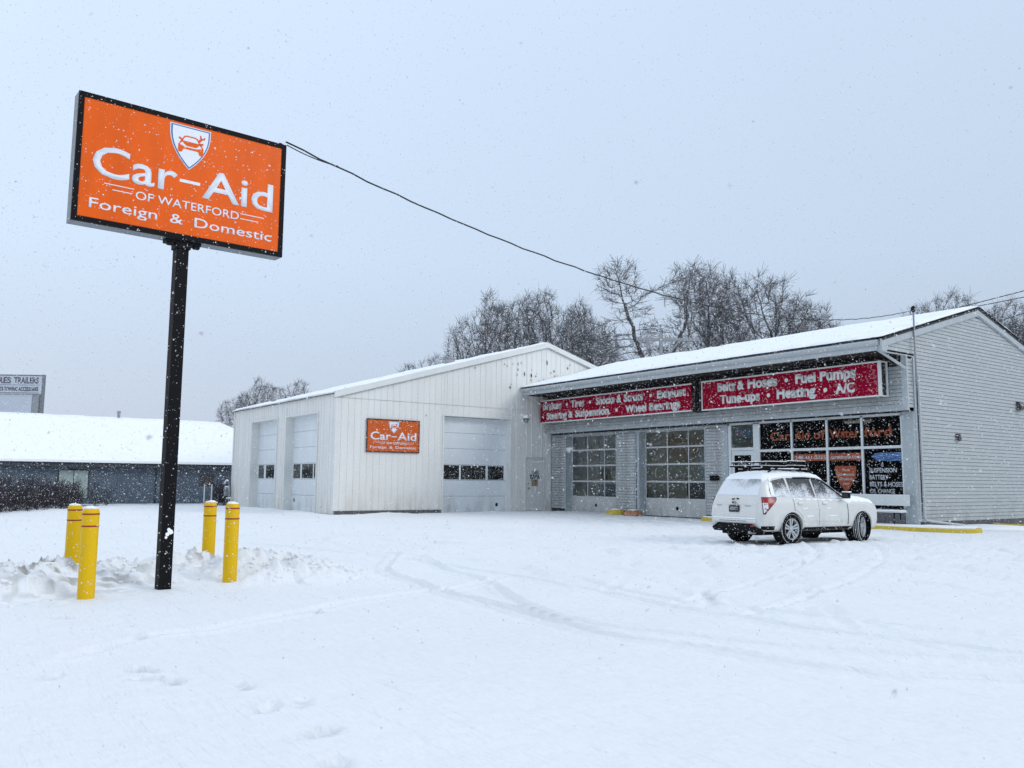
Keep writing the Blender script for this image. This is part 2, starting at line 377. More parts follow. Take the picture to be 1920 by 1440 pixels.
TRACKS = [  # centre line, wheel width, depth, ridge
 ([(18.5, -18.6), (21.1, -20.2), (22.8, -20.55), (24.12, -20.87), (25.31, -20.9), (26.2, -21.0), (27.02, -21.12), (27.58, -21.1), (28.67, -20.9), (29.59, -20.58), (30.27, -19.94), (32, -18.3)], .075, .045),
 ([(18.5, -18.1), (21.0, -19.11), (22.97, -19.6), (24.74, -20.4), (25.89, -20.75), (26.68, -20.8), (27.24, -20.68), (27.95, -20.5), (28.48, -20.28), (29.14, -19.86), (29.96, -19.23), (31.5, -17.8)], .075, .036),
 ([(13, -20.5), (16.33, -19.6), (17.8, -18.7), (19.36, -18.11), (21.2, -17.9), (23.01, -18.18), (24.66, -18.7), (25.83, -18.97), (26.55, -18.93), (27.28, -18.75), (28.19, -18.5), (29.48, -18.0), (31, -16.9)], .075, .036),
 ([(15, -20.2), (18.83, -19.0), (21.83, -18.85), (24.05, -19.04), (25.2, -19.2), (26.51, -19.4), (27.38, -19.37), (28.19, -19.33), (29.34, -19.05), (29.87, -18.9), (31.5, -17.6)], .075, .032),
 ([(25.6, -25.3), (24.97, -24.56), (24.89, -24.08), (24.65, -23.48), (24.21, -22.62), (23.83, -21.78), (23.51, -20.45), (22.88, -19.33)], .10, .03),
]
FOOT = [(27.9, -24.57, .9), (28.56, -24.5, 1.1), (29.12, -24.67, .8), (26.86, -24.85, .9), (26.23, -25.52, .8), (26.37, -24.95, 1.3), (26.66, -24.98, 1.2), (27.32, -24.53, .7), (27.91, -24.35, .4), (24.43, -22.78, 1.2), (24.94, -24.56, 1.1), (23.35, -25.03, 1.0)]
def dist_curve(x, y, c):
    """distance to polyline, and arclength-ish index"""
    best = np.full(x.shape, 1e9); s = np.zeros_like(x)
    for i in range(len(c) - 1):
        a, b = c[i], c[i + 1]; d = b - a; L = d @ d + 1e-9
        t = np.clip(((x - a[0]) * d[0] + (y - a[1]) * d[1]) / L, 0, 1)
        dd = np.hypot(x - a[0] - t * d[0], y - a[1] - t * d[1]); k = dd < best
        best = np.where(k, dd, best); s = np.where(k, i + t, s)
    return best, s
BANK = [(22.4, -26.2, .12, .8), (21.3, -25.4, .26, .75), (20.6, -24.9, .30, .7), (20.1, -24.3, .27, .7), (20.4, -23.6, .22, .6), (19.9, -22.9, .30, .7),
        (20.6, -22.1, .34, .65), (21.2, -21.7, .26, .6), (21.5, -22.2, .22, .45), (20.2, -21.4, .18, .9), (21.3, -20.9, .06, .7), (19.2, -25.6, .20, .9), (23.9, -26.3, .09, .7)]
def height(x, y):
    h = 0.028 * fbm(x, y, 3, 3, .35) + 0.012 * fbm(x, y, 4, 3, 1.7) + 0.009 * (vnoise(x, y, 11, 4) - .5) + .006 * (vnoise(x, y, 12, 14) - .5)
    # wind streaks, long along the track direction
    a = R(28); xs = x * math.cos(a) + y * math.sin(a); ys = -x * math.sin(a) + y * math.cos(a)
    h += .022 * (vnoise(xs * .22, ys * 1.6, 21, 1.0) - .5) + .012 * (vnoise(xs * .6, ys * 4, 22, 1.0) - .5) + .008 * (vnoise(xs * 1.5, ys * 7, 23, 1.0) - .5)
    pack = np.zeros_like(h)
    for i, (pts, w, dep) in enumerate(TRACKS):
        pa = np.array(pts); k = (x > pa[:, 0].min() - .8) & (x < pa[:, 0].max() + .8) & (y > pa[:, 1].min() - .8) & (y < pa[:, 1].max() + .8)
        c = smooth(pts, 50); d, s = dist_curve(x[k], y[k], c)
        d = d + .02 * (vnoise(x[k], y[k], 30 + i, 3.5) - .5)
        g = -dep * np.exp(-(d / w) ** 4) + dep * .75 * np.exp(-((d - w * 1.45) / (w * .45)) ** 2)
        rag = .8 + .4 * vnoise(x[k], y[k], 40 + i, 1.2)
        fine = dep * .30 * (vnoise(x[k], y[k], 50 + i, 11) - .5) * np.exp(-(d / (w * 1.5)) ** 2)
        h[k] += g * rag + fine; pack[k] = np.maximum(pack[k], np.exp(-(d / w) ** 4) * (.12 + .5 * vnoise(x[k], y[k], 60 + i, 1.6) * vnoise(x[k], y[k], 65 + i, 9)))
    r = np.random.default_rng(5)
    k = (x > 2) & (x < 33) & (y < -1) & (y > -24.5)
    for i in range(90):   # older, half filled tracks on the lot
        p0 = np.array([r.uniform(2, 22), r.uniform(-17.5, -3)]); th = r.uniform(-.40, .5); L = r.uniform(8, 18); bend = r.uniform(-.05, .05)
        X, Y = x[k] - p0[0], y[k] - p0[1]; al = X * math.cos(th) + Y * math.sin(th); ac = -X * math.sin(th) + Y * math.cos(th) - bend * al * al
        fade = np.clip(al / 1.5, 0, 1) * np.clip((L - al) / 1.5, 0, 1) * (.35 + .9 * vnoise(al * .5, ac * 0 + i, 70 + i, 1.2)) * np.clip((y[k] + 19.6) / 1.6, .0, 1)
        for off in (0, 1.5):
            d = abs(ac - off); d = np.where(d > .6, 9, d)
            h[k] += (-.032 * np.exp(-(d / .10) ** 4) + .024 * np.exp(-((d - .17) / .06) ** 2)) * fade
    for i, (fx, fy, st) in enumerate(FOOT):
        k = (abs(x - fx) < .6) & (abs(y - fy) < .6)
        th = R((144, 120, 150, 170, 160, 20, 35, 175, 150, 10, 40, 30)[i]); dx, dy = x[k] - fx, y[k] - fy
        a_, b_ = dx * math.cos(th) + dy * math.sin(th), -dx * math.sin(th) + dy * math.cos(th)
        q = (a_ / .125) ** 2 + (b_ / .06) ** 2
        q2 = q * (1 + .35 * (vnoise(x[k], y[k], 80 + i, 14) - .5))
        h[k] += st * (-.055 / (1 + np.clip(q2, 0, 50) ** 4) + .012 * np.exp(-((np.sqrt(q2) - 1.45) / .3) ** 2))
        h[k] += .03 * (vnoise(x[k], y[k], 90 + i, 26) - .5) * np.exp(-q)
        pack[k] = np.maximum(pack[k], np.clip(np.exp(-q2 * q2) * st * 2.2 * (vnoise(x[k], y[k], 95 + i, 22) > .35), 0, 2))
    dirt = np.zeros_like(h)
    k = (x > 16) & (x < 27) & (y < -19) & (y > -30)
    X, Y = x[k], y[k]; b = np.zeros_like(X); lump = np.zeros_like(X)
    for bx, by, bh, br in BANK:
        b = np.maximum(b, bh * np.exp(-(((X - bx) / br) ** 2 + ((Y - by) / br) ** 2) ** 1.2))
        lump += bh * np.exp(-(((X - bx) / br) ** 2 + ((Y - by) / br) ** 2))
    l1 = 1 - abs(2 * vnoise(X + .3 * vnoise(X, Y, 99, 3), Y, 100, 2.6) - 1); l2 = 1 - abs(2 * vnoise(X, Y, 101, 6.0) - 1); l3 = vnoise(X, Y, 102, 13)
    amp = np.clip(lump / .3, 0, 1)
    l4 = 1 - abs(2 * vnoise(X, Y, 103, 9.5) - 1)
    bank = b * (.50 + .80 * l1 ** 1.5) + amp * (.13 * l2 ** 1.5 * (.3 + l1) + .11 * l4 ** 1.3 + .05 * l3 * l4)
    dfront = np.clip((21.95 - X) / .35, 0, 1) * 1.0   # cleared foot of the bank at the street side
    bank = bank * np.where((Y > -26) & (Y < -21.9), np.clip(dfront, .08, 1), 1)
    bank *= .66
    h[k] += bank
    dmask = np.exp(-(((X - 20.9) / .9) ** 2 + ((Y + 24.9) / .8) ** 2)) + .75 * np.exp(-(((X - 20.1) / .6) ** 2 + ((Y + 22.6) / .4) ** 2)) + .45 * np.exp(-(((X - 20.7) / .7) ** 2 + ((Y + 23.9) / .5) ** 2))
    dirt[k] = np.clip(dmask * np.clip((vnoise(X, Y, 110, 11) - .45) * 4.5, 0, 1) * np.clip(l2 * 1.3, 0, 1), 0, 1)
    # hollow round each post
    for px, py in ((21.57, -23.61), (22.03, -24.58), (21.33, -22.68)):
        k2 = (abs(x - px) < .6) & (abs(y - py) < .6); dd = np.hypot(x[k2] - px, y[k2] - py)
        h[k2] = h[k2] * np.clip((dd - .08) / .3, .12, 1)
    # drifts along the metal garage and around the lot edge
    h += .10 * np.exp(-((y + 12.3) / .7) ** 2) * np.clip((x + 14) / 3, 0, 1) * np.clip((.8 - x) / 2.2, 0, 1) * (.5 + vnoise(x, y, 120, .8))
    h += .09 * np.exp(-((x - 1.1) / .6) ** 2) * np.exp(-((y + 9.7) / 1.3) ** 2)
    h += .14 * np.exp(-((x - 19.6) / .8) ** 2 - ((y - 2.1) / 1.3) ** 2)
    # car shelter: thin snow under the vehicle
    k3 = (abs(x - 19.9) < 1.0) & (y > -10.3) & (y < -5.7); h[k3] *= .3; pack[k3] = np.maximum(pack[k3], .55)
    h += .05 * np.clip((x - 12) / 2, 0, 1) * 0
    far = np.clip((np.hypot(x - 10, y + 10) - 60) / 60, 0, 1); h *= (1 - far)
    # keep it low at the walls
    return h, dirt, pack
def axis(dense0, dense1, step, lo, hi, mid0=None, mid1=None, mstep=.14):
    a = list(np.arange(dense0, dense1, step))
    def go(p, end, sgn):
        o = []; st = step
        while (end - p) * sgn > 0:
            lim = mstep if (mid0 is not None and mid0 <= p <= mid1) else 40
            st = min(st * 1.12, lim); p = p + sgn * st; o.append(p)
        return o
    return np.array(go(dense0, lo, -1)[::-1] + a + go(a[-1], hi, 1))
gx = axis(19.0, 30.4, .034, -420, 420, -3, 33, .14); gy = axis(-26.0, -18.6, .034, -420, 420, -27, 2, .13)
GX, GY = np.meshgrid(gx, gy, indexing='ij'); fxx, fyy = GX.ravel(), GY.ravel()
Hh, DI, PK = height(fxx, fyy)
nx, ny = len(gx), len(gy)
co = np.stack([fxx, fyy, Hh], 1)
idx = np.arange(nx * ny).reshape(nx, ny)
fa = np.stack([idx[:-1, :-1], idx[1:, :-1], idx[1:, 1:], idx[:-1, 1:]], -1).reshape(-1, 4)
me = bpy.data.meshes.new('snow_ground'); me.vertices.add(len(co)); me.vertices.foreach_set('co', co.ravel())
me.loops.add(fa.size); me.loops.foreach_set('vertex_index', fa.ravel()); me.polygons.add(len(fa))
me.polygons.foreach_set('loop_start', np.arange(0, fa.size, 4)); me.polygons.foreach_set('loop_total', np.full(len(fa), 4)); me.update(calc_edges=True)
for nm, arr in (('dirt', DI), ('pack', PK)):
    at_ = me.attributes.new(nm, 'FLOAT', 'POINT'); at_.data.foreach_set('value', arr.astype(np.float32))
me.shade_smooth()
g_m = mat('ground_snow', SNOWC, 0.65, bump=0.03, bscale=9)
t = g_m.node_tree; pb = t.nodes['Principled BSDF']
def mk(ty, **k):
    n = t.nodes.new(ty)
    for a, q in k.items(): setattr(n, a, q)
    return n
ad = mk('ShaderNodeAttribute', attribute_name='dirt'); ap = mk('ShaderNodeAttribute', attribute_name='pack')
tcn = mk('ShaderNodeTexCoord'); nn = mk('ShaderNodeTexNoise'); nn.inputs['Scale'].default_value = .35; nn.inputs['Detail'].default_value = 8
t.links.new(tcn.outputs['Object'], nn.inputs[0])
c0 = mk('ShaderNodeMix', data_type='RGBA'); c0.inputs[6].default_value = (.79, .80, .805, 1); c0.inputs[7].default_value = (.86, .865, .865, 1)
t.links.new(nn.outputs[0], c0.inputs[0])
c1 = mk('ShaderNodeMix', data_type='RGBA'); c1.inputs[7].default_value = (.40, .42, .445, 1)
mp_ = mk('ShaderNodeMath', operation='MULTIPLY'); mp_.inputs[1].default_value = .28
t.links.new(ap.outputs['Fac'], mp_.inputs[0]); t.links.new(mp_.outputs[0], c1.inputs[0]); t.links.new(c0.outputs[2], c1.inputs[6])
c2 = mk('ShaderNodeMix', data_type='RGBA'); c2.inputs[7].default_value = (.20, .175, .13, 1)
md_ = mk('ShaderNodeMath', operation='MULTIPLY'); md_.inputs[1].default_value = .85
t.links.new(ad.outputs['Fac'], md_.inputs[0]); t.links.new(md_.outputs[0], c2.inputs[0]); t.links.new(c1.outputs[2], c2.inputs[6])
t.links.new(c2.outputs[2], pb.inputs['Base Color'])
mpn = mk('ShaderNodeMapping'); mpn.inputs['Rotation'].default_value = (0, 0, R(-30)); mpn.inputs['Scale'].default_value = (.35, 2.6, 1); t.links.new(tcn.outputs['Object'], mpn.inputs[0])
ns = mk('ShaderNodeTexNoise'); ns.inputs['Scale'].default_value = 1.6; ns.inputs['Detail'].default_value = 7; ns.inputs['Roughness'].default_value = .6; t.links.new(mpn.outputs[0], ns.inputs[0])
old = pb.inputs['Normal'].links[0].from_node
b2 = mk('ShaderNodeBump'); b2.inputs['Strength'].default_value = .7; b2.inputs['Distance'].default_value = .10
t.links.new(ns.outputs[0], b2.inputs['Height']); t.links.new(old.outputs[0], b2.inputs['Normal']); t.links.new(b2.outputs[0], pb.inputs['Normal'])
me.materials.append(g_m)
ground = kind(place('snow_ground', me), 'structure')

def lump(r, seed, dirty):
    bm = bmesh.new(); bmesh.ops.create_icosphere(bm, subdivisions=2, radius=r)
    rr = random.Random(seed)
    fr = [Vector((rr.uniform(-1, 1), rr.uniform(-1, 1), rr.uniform(-1, 1))) * 3 / r for _ in range(4)]
    for v in bm.verts:
        d = 1 + sum(.13 * math.sin(f.dot(v.co) + i) for i, f in enumerate(fr)); v.co = Vector((v.co.x * d, v.co.y * d, v.co.z * d * .65))
    me = bpy.data.meshes.new('snow_clod'); bm.to_mesh(me); bm.free(); me.shade_smooth(); return me

# snow clods thrown up in the bank: one uncountable heap
m_clod = mat('clod_snow', SNOWC, .75, col2=(.50, .46, .38), thr=(.58, .74), vscale=6, bump=.012, bscale=30)
bmh = bmesh.new(); rr = random.Random(3); CL = []
for i in range(900):
    bx, by, bh, br = BANK[rr.randrange(len(BANK))]
    x = bx + rr.gauss(0, br * .5); y = by + rr.gauss(0, br * .5); r = rr.uniform(.012, .042) * (1.7 if rr.random() < .10 else 1)
    if x > 22.3 or (x > 21.4 and -25 < y < -22.3): continue
    CL.append((i, x, y, r))
ZZ = height(np.array([c[1] for c in CL]), np.array([c[2] for c in CL]))[0]
for (i, x, y, r), zz in zip(CL, ZZ):
    me = lump(r, i, 0); me.transform(Matrix.Translation((x, y, zz)) @ Matrix.Rotation(rr.uniform(0, 6), 4, 'Z')); bmh.from_mesh(me); bpy.data.meshes.remove(me)
me = bpy.data.meshes.new('snow_clods'); bmh.to_mesh(me); bmh.free(); me.materials.append(m_clod); me.shade_smooth()
o = kind(place('snow_clods', me), 'stuff'); tag(o, 'lumpy ploughed snow clods heaped around the yellow bollards', 'snow heap')

# ================================================================== METAL GARAGE (left wing)
WV, WH, RV, RH = -11.53, 5.13, -0.27, 8.33     # left wall v, eave height, ridge v, ridge height
WU = -13.0; SL = (RH - WH) / (RV - WV)
def roofz(v): return RH - SL * abs(v - RV)
garage = thing('metal_garage', 'cream corrugated metal garage with gabled end and three tall overhead doors', 'garage', (0, 0, 0))

def ribbed(a0, a1, z0, ztop, face, off, name='wall_panel'):
    """vertical ribbed sheet between a0..a1 along v (face 'u') or u (face 'v'); ztop(a) height"""
    pts = [a0]; k = math.ceil((a0 + .02) / .305)
    while k * .305 < a1 - .02:
        c = k * .305; maj = (k % 3 == 0); w = .020 if maj else .014; d = .032 if maj else .020
        pts += [c - w * 1.25, (c - w * .7, d), (c + w * .7, d), c + w * 1.25]; k += 1
    pts.append(a1); pr = []
    for p in pts:
        q = p if isinstance(p, tuple) else (p, 0.0)
        q = (min(max(q[0], a0), a1), q[1])
        if not pr or q[0] > pr[-1][0] + 1e-4: pr.append(q)
    b = MB(); n = len(pr); v = []
    for a, d in pr:
        for z in (z0, ztop(a)):
            v.append((off + d, a, z) if face == 'u' else (a, off - d, z))
    for a, d in ((pr[-1][0], -.03), (pr[0][0], -.03)):
        for z in (z0, ztop(a)): v.append((off + d, a, z) if face == 'u' else (a, off - d, z))
    f = [(2 * i, 2 * i + 2, 2 * i + 3, 2 * i + 1) for i in range(n - 1)]
    e0 = 2 * n; f += [(2 * n - 2, e0, e0 + 1, 2 * n - 1), (e0, e0 + 2, e0 + 3, e0 + 1), (e0 + 2, 0, 1, e0 + 3)]
    b.add(v, f); return b.build(name, m_wall, garage)
def strip_cols(lo, hi, cuts):
    s = sorted(set([lo, hi] + [c for c in cuts if lo < c < hi] + [k * .915 for k in range(-20, 20) if lo + .15 < k * .915 < hi - .15 and all(abs(k * .915 - c) > .12 for c in cuts)]))
    return list(zip(s[:-1], s[1:]))
G0, G1, MD0, MD1 = -6.25, -2.52, -1.56, -.47
zs = lambda z: (lambda a: z)
for a, b_ in strip_cols(WV + .12, 6.0, [G0, G1, MD0, MD1]):
    mid = (a + b_) / 2
    base = .16 if mid < G0 else .03
    if G0 < mid < G1: base = 4.39
    if MD0 < mid < MD1: base = 2.55
    if mid < .2: ribbed(a + .004, b_ - .004, base, zs(4.885), 'u', 0)
    if RV > a and RV < b_: ribbed(a + .004, RV, 4.9, lambda q: roofz(q) - .05, 'u', .006); ribbed(RV, b_ - .004, 4.9, lambda q: roofz(q) - .05, 'u', .006)
    else: ribbed(a + .004, b_ - .004, 4.9, lambda q: roofz(q) - .05, 'u', .006)
D1 = (-10.1, -6.64); D2 = (-5.45, -1.84)
for a, b_ in strip_cols(WU + .1, -.12, [*D1, *D2]):
    mid = (a + b_) / 2; base = 4.34 if (D1[0] < mid < D1[1] or D2[0] < mid < D2[1]) else .03
    ribbed(a + .004, b_ - .004, base, zs(WH - .03), 'v', WV)
b = MB()   # walls behind the sheets, far walls
b.box(-.06, -.03, WV + .05, G0, 0, 4.95); b.box(-.06, -.03, G1, 10.9, 0, 4.95); b.box(-.06, -.03, G0, G1, 4.40, 4.95)
b.prism([(-.06, WV + .05, 4.95), (-.06, 10.9, 4.95), (-.06, RV, roofz(RV) - .1)], (.028, 0, 0))
b.box(WU, D1[0], WV + .03, WV + .06, 0, WH - .04); b.box(D1[1], D2[0], WV + .03, WV + .06, 0, WH - .04); b.box(D2[1], -.07, WV + .03, WV + .06, 0, WH - .04)
b.box(D1[0], D1[1], WV + .03, WV + .06, 4.35, WH - .04); b.box(D2[0], D2[1], WV + .03, WV + .06, 4.35, WH - .04)
b.box(WU, WU + .05, WV + .07, 10.9, 0, WH - .05); b.prism([(WU, WV + .07, WH - .049), (WU, 10.9, WH - .049), (WU, RV, RH - .1)], (.05, 0, 0))
b.box(WU + .06, -.07, 10.85, 10.9, 0, WH - .05)
b.build('inner_wall', m_walltrim, garage)
b = MB(); b.box(-.05, .02, WV + .05, G0, -.3, .15); b.build('foundation', m_foundation, garage)
# corner and rake trims
b = MB(); b.box(-.10, .045, WV - .045, WV + .115, .16, WH - .02, m_walltrim); b.build('corner_trim', None, garage)
b = MB(); b.box(WU - .04, WU + .09, WV - .04, WV + .06, .03, WH - .02, m_walltrim); b.build('corner_trim', None, garage)
for sgn, v0, v1 in ((1, WV - .12, RV), (-1, 5.6, RV)):
    b = MB(); z = lambda v: roofz(v)
    b.prism([(.05, v0, z(v0) - .22), (.05, v1, z(v1) - .22), (.05, v1, z(v1) + .02), (.05, v0, z(v0) + .02)], (.07, 0, 0), m_walltrim)
    b.build('rake_trim', None, garage)
    b = MB(); b.prism([(.045, v0, z(v0) - .262), (.045, v1, z(v1) - .262), (.045, v1, z(v1) - .222), (.045, v0, z(v0) - .222)], (.03, 0, 0), m_gutter)
    b.build('rake_edge', None, garage)
# roof sheets + eave edge
b = MB()
for v0, v1 in ((WV - .14, RV), (10.9, RV)):
    b.prism([(WU - .1, v0, roofz(v0) - .02), (WU - .1, v1, roofz(v1) - .02), (WU - .1, v1, roofz(v1) + .03), (WU - .1, v0, roofz(v0) + .03)], (-WU + .2, 0, 0))
b.build('roof', m_walltrim, garage)
b = MB(); b.box(WU - .08, .04, WV - .10, WV - .02, WH - .07, WH - .015); b.build('eave_edge', m_bluedark, garage)
def snow_sheet(u0, u1, v0, v1, zf, th, nu, nv, name, parent, seed, lip=.04, vertical_edge=None):
    """rounded uneven snow layer over a sloping roof; zf(v) is the roof surface"""
    us = np.linspace(u0, u1, nu); vs = np.linspace(v0, v1, nv); U, V = np.meshgrid(us, vs, indexing='ij')
    eu = np.minimum(U - u0, u1 - U); ev = np.minimum(abs(V - v0), abs(V - v1) + (10 if vertical_edge else 0))
    edge = np.clip(np.minimum(eu, ev) / .12, 0, 1); rnd = np.sqrt(1 - (1 - edge) ** 2)
    Z = np.array([[zf(v) for v in vs]] * nu) + th * (.35 + .65 * rnd) * (1 + .6 * (vnoise(U * 1.0, V * 1.0, seed, 1.7) - .5)) + .03 * (vnoise(U, V, seed + 1, .6) - .5)
    Uo = U; Vo = V + (vnoise(U, V * 0, seed + 2, 2.3) + .5 * vnoise(U, V * 0, seed + 3, 7) - .75) * .10 * (1 - edge)
    n = nu * nv; vv = [(a, b2, c) for a, b2, c in zip(Uo.ravel(), Vo.ravel(), Z.ravel())]
    vv += [(a, b2, zf(b2) + .032) for a, b2 in zip(Uo.ravel(), Vo.ravel())]
    f = []; I = lambda i, j: i * nv + j
    for i in range(nu - 1):
        for j in range(nv - 1):
            f.append((I(i, j), I(i + 1, j), I(i + 1, j + 1), I(i, j + 1)))
    for i in range(nu - 1):
        f += [(I(i, 0), n + I(i, 0), n + I(i + 1, 0), I(i + 1, 0)), (I(i, nv - 1), I(i + 1, nv - 1), n + I(i + 1, nv - 1), n + I(i, nv - 1))]
    for j in range(nv - 1):
        f += [(I(0, j), I(0, j + 1), n + I(0, j + 1), n + I(0, j)), (I(nu - 1, j), n + I(nu - 1, j), n + I(nu - 1, j + 1), I(nu - 1, j + 1))]
    me = bpy.data.meshes.new(name); me.from_pydata(vv, [], f); me.materials.append(m_roofsnow)
    bm = bmesh.new(); bm.from_mesh(me); bmesh.ops.recalc_face_normals(bm, faces=bm.faces); bm.to_mesh(me); bm.free(); me.shade_smooth()
    return place(name, me, parent)
snow_sheet(WU - .1, .10, WV - .17, RV, roofz, .085, 60, 50, 'roof_snow', garage, 200)
snow_sheet(WU - .1, .10, 10.9, RV, roofz, .085, 40, 30, 'roof_snow', garage, 210)
# peeled paint patches near the peak
rr = random.Random(21)
def patches(spec, parent, xo):
    b = MB()
    for v, z, s in spec:
        b = MB(); n = 7; r0 = [s * rr.uniform(.45, 1.1) for _ in range(n)]; st = rr.uniform(.9, 1.7)
        b.prism([(xo, v + .62 * r0[k] * math.cos(6.283 * k / n), z + st * r0[k] * math.sin(6.283 * k / n)) for k in range(n)], (.004, 0, 0)); b.build('peeled_paint', m_rust, parent)
sp = [(-2.9, 7.05, .04), (-2.75, 6.98, .05), (-2.4, 7.1, .05), (-2.1, 7.12, .06), (-1.9, 7.2, .05), (-2.1, 6.85, .05), (-2.15, 6.6, .05), (-1.7, 6.65, .075), (-1.28, 6.62, .085), (-1.25, 6.9, .04), (-1.3, 6.4, .04), (-1.0, 6.6, .05), (-.95, 6.75, .03), (-.3, 7.35, .10), (-.05, 6.85, .05), (.15, 6.95, .06), (.2, 6.7, .05), (.35, 6.75, .03), (1.05, 7.2, .09), (1.2, 7.35, .05), (-2.55, 5.95, .07), (-2.5, 6.1, .04), (-5.3, 6.7, .03), (-4.6, 6.72, .04), (-6.4, 6.1, .02), (-8.9, 5.5, .02), (-2.55, 4.6, .03), (-.5, 6.5, .03), (-.8, 6.4, .03), (-7.2, 4.35, .03), (-6.6, 4.5, .02)]
patches(sp, garage, .034)

def overhead_door(parent, face, a0, a1, off, panes, keyx, keyz, ztop=4.40, lab=None):
    """sectional door, six sections; face 'u' looks +u, 'v' looks -v"""
    d = bpy.data.objects.new('garage_door', None); COL.objects.link(d); d.parent = parent
    def bx(b, x0, x1, z0, z1, p0, p1, m=None):
        if face == 'u': b.box(off + p0, off + p1, x0, x1, z0, z1, m)
        else: b.box(x0, x1, off - p1, off - p0, z0, z1, m)
    H6 = .728
    for k in range(6):
        z0 = .02 + k * H6; z1 = min(z0 + H6 - .012, ztop)
        b = MB()
        if k != 2:
            bx(b, a0, a1, z0, z1, -.05, 0); bx(b, a0, a1, z0 + .23, z1 - .23, 0.0005, .004) if k in (0, 5, 4, 3, 1) else None
        else:
            bx(b, a0, a1, z0, 1.475 + .03, -.05, .004); bx(b, a0, a1, 2.16, z1, -.05, .004)
            xs = [a0] + [q for p in panes for q in p] + [a1]
            for i in range(0, len(xs), 2):
                if xs[i + 1] > xs[i] + .005: bx(b, xs[i], xs[i + 1], 1.506, 2.159, -.05, .002)
        b.build('door_section', m_door, d)
    for p in panes:
        b = MB(); bx(b, p[0] + .002, p[1] - .002, 1.508, 2.157, -.03, -.015); b.build('pane', m_darkpane, d)
    b = MB(); bx(b, a0 - .02, a1 + .02, 0, ztop, -.09, -.055); b.build('door_backing', m_dark, d)
    b = MB()
    c = (off + .001, keyx, keyz) if face == 'u' else (keyx, off - .001, keyz)
    b.lathe([(.001, 0), (.075, 0), (.085, .008 if face == 'u' else -.008), (.055, .012 if face == 'u' else -.012), (.001, .012 if face == 'u' else -.012)], c, 14, 'x' if face == 'u' else 'y')
    b.build('pull_hole', m_black, d)
    return d
overhead_door(garage, 'u', G0 + .0, G1 - .0, -.32, [(-6.10, -5.18), (-5.09, -3.69), (-3.58, -2.65)], -3.05, .34)
overhead_door(garage, 'v', D1[0], D1[1], WV + .35, [(-10.0, -9.18), (-8.95, -7.78), (-7.56, -6.8)], -7.2, .34)
overhead_door(garage, 'v', D2[0], D2[1], WV + .35, [(-5.35, -4.48), (-4.33, -3.04), (-2.96, -1.95)], -5.1, .5)
def jambs(parent, face, a0, a1, off, dep, z1, m, tw=.10, proud=.02, lintel_m=None):
    b = MB()
    def bx(x0, x1, z0, z1_, p0, p1):
        if face == 'u': b.box(off + p0, off + p1, x0, x1, z0, z1_)
        else: b.box(x0, x1, off - p1, off - p0, z0, z1_)
    bx(a0 - tw, a0 - .001, 0, z1 + tw, -dep, proud + .03); bx(a1 + .001, a1 + tw, 0, z1 + tw, -dep, proud + .03)
    bx(a0 - .0005, a1 + .0005, z1, z1 + tw, -dep, proud + .032)
    return b.build('door_trim', m, parent)
jambs(garage, 'u', G0, G1, 0, .32, 4.39, m_walltrim, .07)
jambs(garage, 'v', *D1, WV, .35, 4.34, m_walltrim, .07); jambs(garage, 'v', *D2, WV, .35, 4.34, m_walltrim, .07)
# personnel door
b = MB(); b.box(.0, .045, MD0 - .07, MD0, .03, 2.57); b.box(.0, .045, MD1, MD1 + .07, .03, 2.57); b.box(.0, .05, MD0 - .07, MD1 + .07, 2.571, 2.64); b.build('door_frame', m_mandoor, garage)
d = MB().box(.0, .02, MD0 + .01, MD1 - .01, .05, 2.56).build('entry_door', m_mandoor, garage)
b = MB(); b.lathe([(.012, 0), (.012, .05), (.032, .055), (.035, .075), (.02, .09), (.001, .092)], (.02, MD0 + .12, 1.12), 12, 'x'); b.lathe([(.025, 0), (.025, .02), (.001, .022)], (.02, MD0 + .12, 1.34), 12, 'x'); b.build('door_knob', m_black, d)
MB().box(.021, .026, -1.22, -.80, 1.80, 1.98).build('notice_plate', m_meter, d)
b = MB()
for k in range(6): b.prism([(.0215, -1.28 + k * .1, 1.55), (.0215, -1.22 + k * .1, 1.55), (.0215, -1.30 + k * .1, 1.78), (.0215, -1.36 + k * .1, 1.78)], (.004, 0, 0))
b.build('striped_sticker', m_black, d)
MB().box(.021, .026, -1.24, -.84, 1.22, 1.53).build('notice_sticker', m_notice, d)
# flood light on the gable
lt = thing('wall_light', 'round snow topped wall light on the metal garage beside the eave', 'wall light', (.02, -1.62, 4.42))
b = MB(); b.lathe([(.001, 0), (.13, 0), (.15, .06), (.12, .16), (.05, .22), (.001, .23)], (.06, 0, -.02), 14, 'z'); b.box(0, .06, -.06, .06, -.02, .10); b.build('lamp_housing', m_boxside, lt, True)
b = MB(); b.lathe([(.001, -.12), (.08, -.11), (.13, -.03), (.13, 0.0)], (.06, 0, -.02), 14, 'z'); b.build('lamp_lens', m_meter, lt, True)
b = MB(); b.lathe([(.14, .10), (.15, .14), (.10, .24), (.001, .28)], (.07, 0, -.02), 12, 'z'); b.build('snow_cap', m_roofsnow, lt, True)
